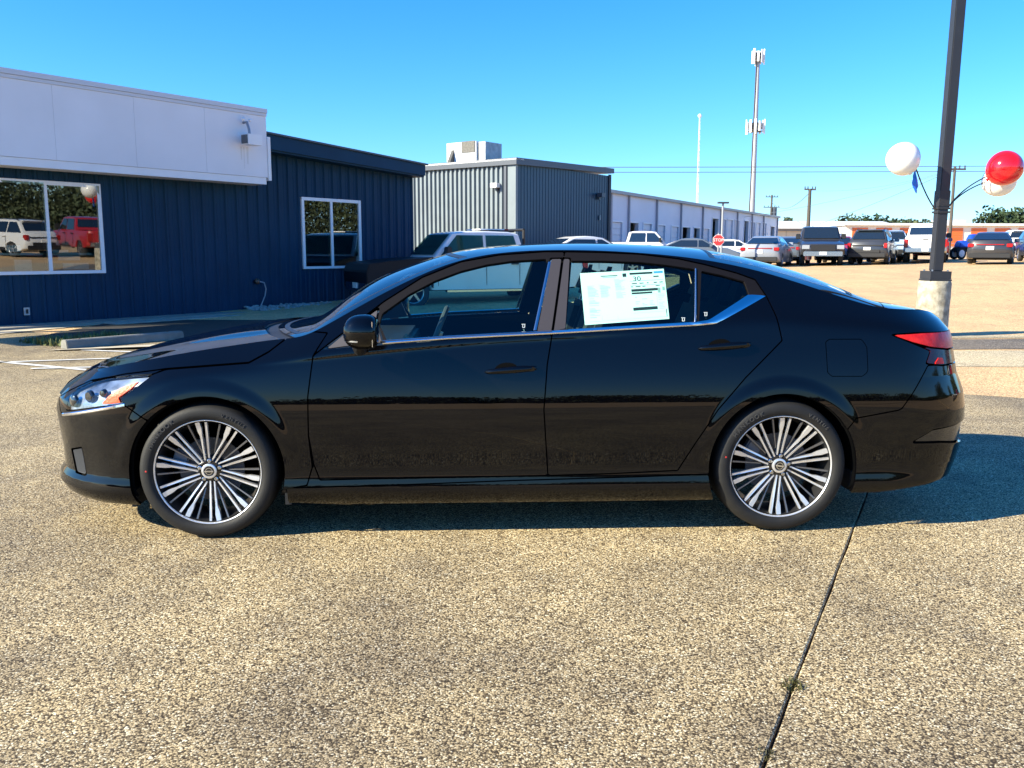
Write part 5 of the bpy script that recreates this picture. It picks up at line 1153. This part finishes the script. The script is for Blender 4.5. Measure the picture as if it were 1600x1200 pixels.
        MB().box(wsb+.28, wsb+.44, min(s_*(hw-.06), s_*(hw+.18)), max(s_*(hw-.06), s_*(hw+.18)), bl+.02, bl+.20 if kind != 'pickup' else bl+.28, taper=(.8, .9)).build('wing_mirror', paintm if kind != 'pickup' else blackplastic, t, bevel=.02)
        lx = x1-.09; MB().box(lx-.16, lx+.075, min(s_*hw*(.70 if kind == 'sedan' else .80), s_*hw*.965), max(s_*hw*(.70 if kind == 'sedan' else .80), s_*hw*.965), dk-.30 if kind == 'sedan' else dk-.30, dk-.14 if kind == 'sedan' else dk-.06).build('tail_light', tailm, t, bevel=.015) if kind != 'pickup' else MB().box(lx-.10, lx+.055, min(s_*hw*.80, s_*hw*.985), max(s_*hw*.80, s_*hw*.985), dk-.52, dk-.12).build('tail_light', tailm, t, bevel=.015)
        MB().box(x0+.02, x0+.30, min(s_*hw*.60, s_*hw*.955), max(s_*hw*.60, s_*hw*.955), hz-.34, hz-.14).build('headlight', headm, t, bevel=.02)
    # bumpers, grille, plates
    dkb = blackplastic if kind != 'pickup' else satinchrome
    MB().box(x1-.05, x1+.06, -hw*.90, hw*.90, cl+.06, cl+.26).build('rear_bumper', dkb, t, bevel=.02); MB().box(x0-.05, x0+.05, -hw*.88, hw*.88, cl-.02, cl+.20).build('front_bumper', dkb, t, bevel=.02)
    MB().box(x0-.02, x0+.06, -hw*.56, hw*.56, hz-.42, hz-.12).build('grille', blackplastic, t, bevel=.01)
    zz = dk-.42 if kind != 'pickup' else cl+.10; MB().box(x1+(.0 if kind != 'pickup' else .062), x1+(.02 if kind != 'pickup' else .075), -.16, .16, zz, zz+.16).build('number_plate', platem, t); MB().box(x0-.075, x0-.052, -.16, .16, cl+.04, cl+.18).build('number_plate', platem, t)
    if kind == 'sedan': MB().box(x1-.035, x1+.01, -hw*.6, hw*.6, dk-.2, dk-.165).build('lamp_bar', tailm, t)
    if kind == 'pickup':
        MB().box(rsb+.08, x1-.16, -hw*.80, hw*.80, dk-.1, dk+.004).build('load_bed', deepblack, t); MB().box(x1-.02, x1+.004, -hw*.78, hw*.78, dk-.56, dk-.04).build('tailgate', paintm, t, bevel=.01); MB().box(x1+.005, x1+.02, -.13, .13, dk-.14, dk-.10).build('tailgate_handle', blackplastic, t)
        for s_ in (-1, 1): MB().box(-1.1, 1.1, min(s_*(hw-.05), s_*(hw+.09)), max(s_*(hw-.05), s_*(hw+.09)), cl-.06, cl-.01).build('side_step', satinchrome, t, bevel=.01)
    if kind == 'suv':
        for s_ in (-1, 1): MB().box(-K['wx']+ar+.02, K['wx']-ar-.02, min(s_*(hw-.03), s_*(hw+.012)), max(s_*(hw-.03), s_*(hw+.012)), cl+.0, cl+.15).build('sill_cladding', blackplastic, t)
        MB().box(x1-.03, x1+.045, -hw*.62, hw*.62, cl+.27, cl+.40).build('bumper_insert', blackplastic, t, bevel=.01); MB().box(x1-.03, x1+.012, -hw*.74, hw*.74, dk-.20, dk-.15).build('tailgate_trim', blackplastic, t)
        for s_ in (-1, 1): MB().tube([(wst+.2, s_*tw*.9, rf+.01), (wst+.35, s_*tw*.9, rf+.05), (rst-.3, s_*tw*.9, rf+.04), (rst-.1, s_*tw*.9, rf-.01)], .018, 6).build('roof_rail', blackplastic, t, True)
        MB().box(rst-.06, rst+.14, -tw*.85, tw*.85, rf-.05, rf-.01).build('spoiler', paintm, t, bevel=.01)
    MB().box(x0+.3, x1-.3, -hw*.72, hw*.72, cl-.03, cl+.2).build('underbody', deepblack, t)
    wr = K['wr']; first = None
    for sx in (-1, 1):
        for s_ in (-1, 1):
            if first is None:
                wh = bpy.data.objects.new('wheel', None); COL.objects.link(wh); wh.parent = t; first = wh
                MB().lathe([(wr*.64, -.10), (wr*.72, -.115), (wr*.93, -.105), (wr, -.08), (wr, .08), (wr*.93, .11), (wr*.6, .11)], 32, 'y').build('tyre', tyre, wh, 'all')
                b = MB(); b.lathe([(wr*.66, -.098), (wr*.64, -.105), (wr*.60, -.095), (wr*.58, -.02)], 32, 'y')
                for k in range(5):
                    b.box(-.035, .035, -.085, -.06, .0, wr*.62, Matrix.Rotation(2*math.pi*k/5, 4, 'Y'), taper=(.7, 1))
                b.lathe([(.06, -.06), (.06, -.09), (.001, -.092)], 16, 'y'); b.build('rim', rimm, wh, 30); MB().lathe([(wr*.6, -.03), (.001, -.03)], 24, 'y').build('wheel_backing', deepblack, wh)
                c = wh
            else: c = copy_tree(first, t)
            c.location = (sx*K['wx'], s_*(hw-.125), wr); c.rotation_euler = (0, 0, 0 if s_ < 0 else math.pi)
    return t
def vp(name, c, **k): return mat(name, c, .3, coat=.6, **k)
blk = vp('black_vehicle_paint', (.012, .012, .014)); silv = vp('silver_vehicle_paint', (.24, .26, .30)); dgrey = vp('dark_grey_paint', (.035, .038, .046)); navyp = vp('navy_vehicle_paint', (.015, .03, .08)); redp = vp('red_vehicle_paint', (.35, .015, .02)); bluev = vp('light_blue_paint', (.30, .42, .60))
slgrey = vp('slate_vehicle_paint', (.10, .12, .15)); charc = vp('charcoal_vehicle_paint', (.028, .028, .032))
away = R(62)
def G(x, y): return gz(x, y)
# the white work truck half hidden by the sedan
tr_ang = math.atan2(-2.5, -5.15)
nose, tailp = Vector((-2.40, 15.6)), Vector((2.55, 17.75)); c_ = (nose+tailp)/2; nrm = Vector((-(tailp-nose).y, (tailp-nose).x)).normalized(); c_ += nrm*1.0; c_ += Vector((.16, .0))
wt = vehicle('crew', c_.x, c_.y, 0, math.atan2((nose-tailp).y, (nose-tailp).x), white, 'white four door work truck with an added black cover on its front seen over and through the black sedan', 'pickup truck', glassm=glass('truck_glass', (.40, .55, .52), boost=.7), sc_=.96)
poly = [(-3.14, .50), (-3.16, .95), (-3.08, 1.13), (-2.60, 1.20), (-1.46, 1.29), (-1.42, 1.29), (-1.42, .50)]+[(-1.95+.49*math.cos(R(a)), .42+.49*math.sin(R(a))) for a in range(12, 171, 16)]+[(-2.5, .50)]
o = MB().prism(poly, -1.03, 1.03, lambda p, q, h: (p, h, q)).build('dark_front_cover', mat('front_cover_black', (.006, .007, .01), .5, spec=.25), wt, fix=True, bevel=.02); o['label'] = 'added black cover over the white truck front, standing in for a dark car'  # black cover added so the front appears dark, in place of another vehicle
MB().box(.30, 1.05, -.55, .55, 1.935, 1.985).build('roof_rack', blackplastic, wt, bevel=.01); MB().box(.95, 1.07, -.12, .12, 1.99, 2.03).build('roof_marker_lamp', tailm, wt); MB().box(.1, .8, -.45, .45, 1.99, 2.02).build('roof_panel', whitetrim, wt)
b = MB()
for s_ in (-.7, .7): b.tube([(1.25, s_, 1.3), (1.25, s_, 2.0)], .04, 8)
b.tube([(1.25, -.7, 2.0), (1.25, .7, 2.0)], .04, 8); b.build('headache_rack', blackplastic, wt)
V_ = [('sedan', 14.54, 38.26, away, silv, 'silver sedan seen from behind at the left end of the parked row', 'car'),
 ('sedan', 17.2, 42.6, away, slgrey, 'slate grey sedan hidden between the silver sedan and the black pickup', 'car'),
 ('pickup', 17.6, 39.5, R(-108), charc, 'black pickup facing the camera with a dull grille and bright headlamps', 'pickup truck'),
 ('sedan', 20.3, 43.6, R(-118), redp, 'dull red car squeezed behind the black pickup', 'car'),
 ('suv', 23.65, 52.5, away, white, 'white sport utility vehicle standing in the second row behind the black pickup', 'car'),
 ('suv', 20.3, 39.2, R(58), dgrey, 'dark grey estate car seen from behind in the middle of the row', 'car'),
 ('suv', 23.0, 43.4, R(70), bluev, 'pale blue sport utility vehicle beside the dark grey estate car', 'car'),
 ('suv', 25.5, 48.3, R(66), charc, 'charcoal sport utility vehicle left of the white pickup', 'car'),
 ('pickup', 24.13, 41.36, R(62), white, 'white pickup seen from behind with a blank white tailgate', 'pickup truck'),
 ('suv', 27.1, 46.4, R(62), redp, 'red sport utility vehicle just right of the white pickup', 'car'),
 ('sedan', 24.5, 35.9, R(57), charc, 'charcoal sedan with a full width red lamp bar near the right edge', 'car'),
 ('suv', 28.6, 38.2, R(-112), blk, 'black sport utility vehicle cut by the right edge of the frame', 'car'),
 ('suv', 34.6, 50.0, R(66), white, 'white sport utility vehicle far back beyond the charcoal sedan', 'car'),
 ('pickup', 10.22, 47.06, R(-12), white, 'white pickup nosing right in front of the first bay doors', 'pickup truck'),
 ('sedan', 11.96, 41.9, R(-15), slgrey, 'slate car parked sideways behind the stop sign', 'car'),
 ('sedan', 17.8, 54.8, R(-15), white, 'white car parked sideways before the tall bay doors', 'car'),
 ('sedan', 4.1, 27.2, R(20), white, 'white car of which only the roof shows over the black sedan', 'car'),
]
for k_, x, y, hd, m_, lb_, ct_ in V_: vehicle(k_, x, y, G(x, y), hd, m_, lb_, ct_, 'vehicles parked in the back lot')
# vehicles across the road to the right, mirrored in the showroom windows
vehicle('suv', 20.3, 2.3, 0, R(-54), white, 'white hatchback parked off to the right, mirrored in the left showroom window', 'car'); vehicle('pickup', 22.3, 5.2, 0, R(-34), redp, 'red pickup parked off to the right, mirrored in the left showroom window', 'pickup truck')
# blue tractor
tc_ = thing('tractor', 'blue tarp covered buggy with pale wheels between the red car and the charcoal sedan', 'tractor', (29.3, 46.2, G(29.3, 46.2))); tc_.rotation_euler = (0, 0, R(-10)); tc_.scale = (.62, .8, .85)
bt = mat('blue_tarp', (.01, .06, .42), .4); MB().box(-1.2, 1.4, -.6, .6, .85, 1.30, taper=(.85, .9)).build('cover', bt, tc_, bevel=.06); MB().box(-.2, .9, -.5, .5, 1.30, 1.75, taper=(.6, .8)).build('cab_cover', bt, tc_, bevel=.06); MB().box(-1.3, 1.4, -.3, .3, .5, .85).build('chassis', blackplastic, tc_)
for x, y, r_ in ((-1.0, -.7, .42), (.9, -.75, .5), (-1.0, .7, .42), (.9, .75, .5), (0, -.7, .4)):
    M_ = Matrix.Translation((x, y, r_)); wq = MB().lathe([(r_*.6, -.13), (r_*.95, -.12), (r_, 0), (r_*.95, .12), (r_*.6, .13)], 24, 'y', M_).build('wheel', tyre, tc_, 'all'); MB().lathe([(r_*.62, -.12), (r_*.55, -.135), (.001, -.13)], 24, 'y', M_).build('rim', whitetrim, wq, 'all')
build_sedan()
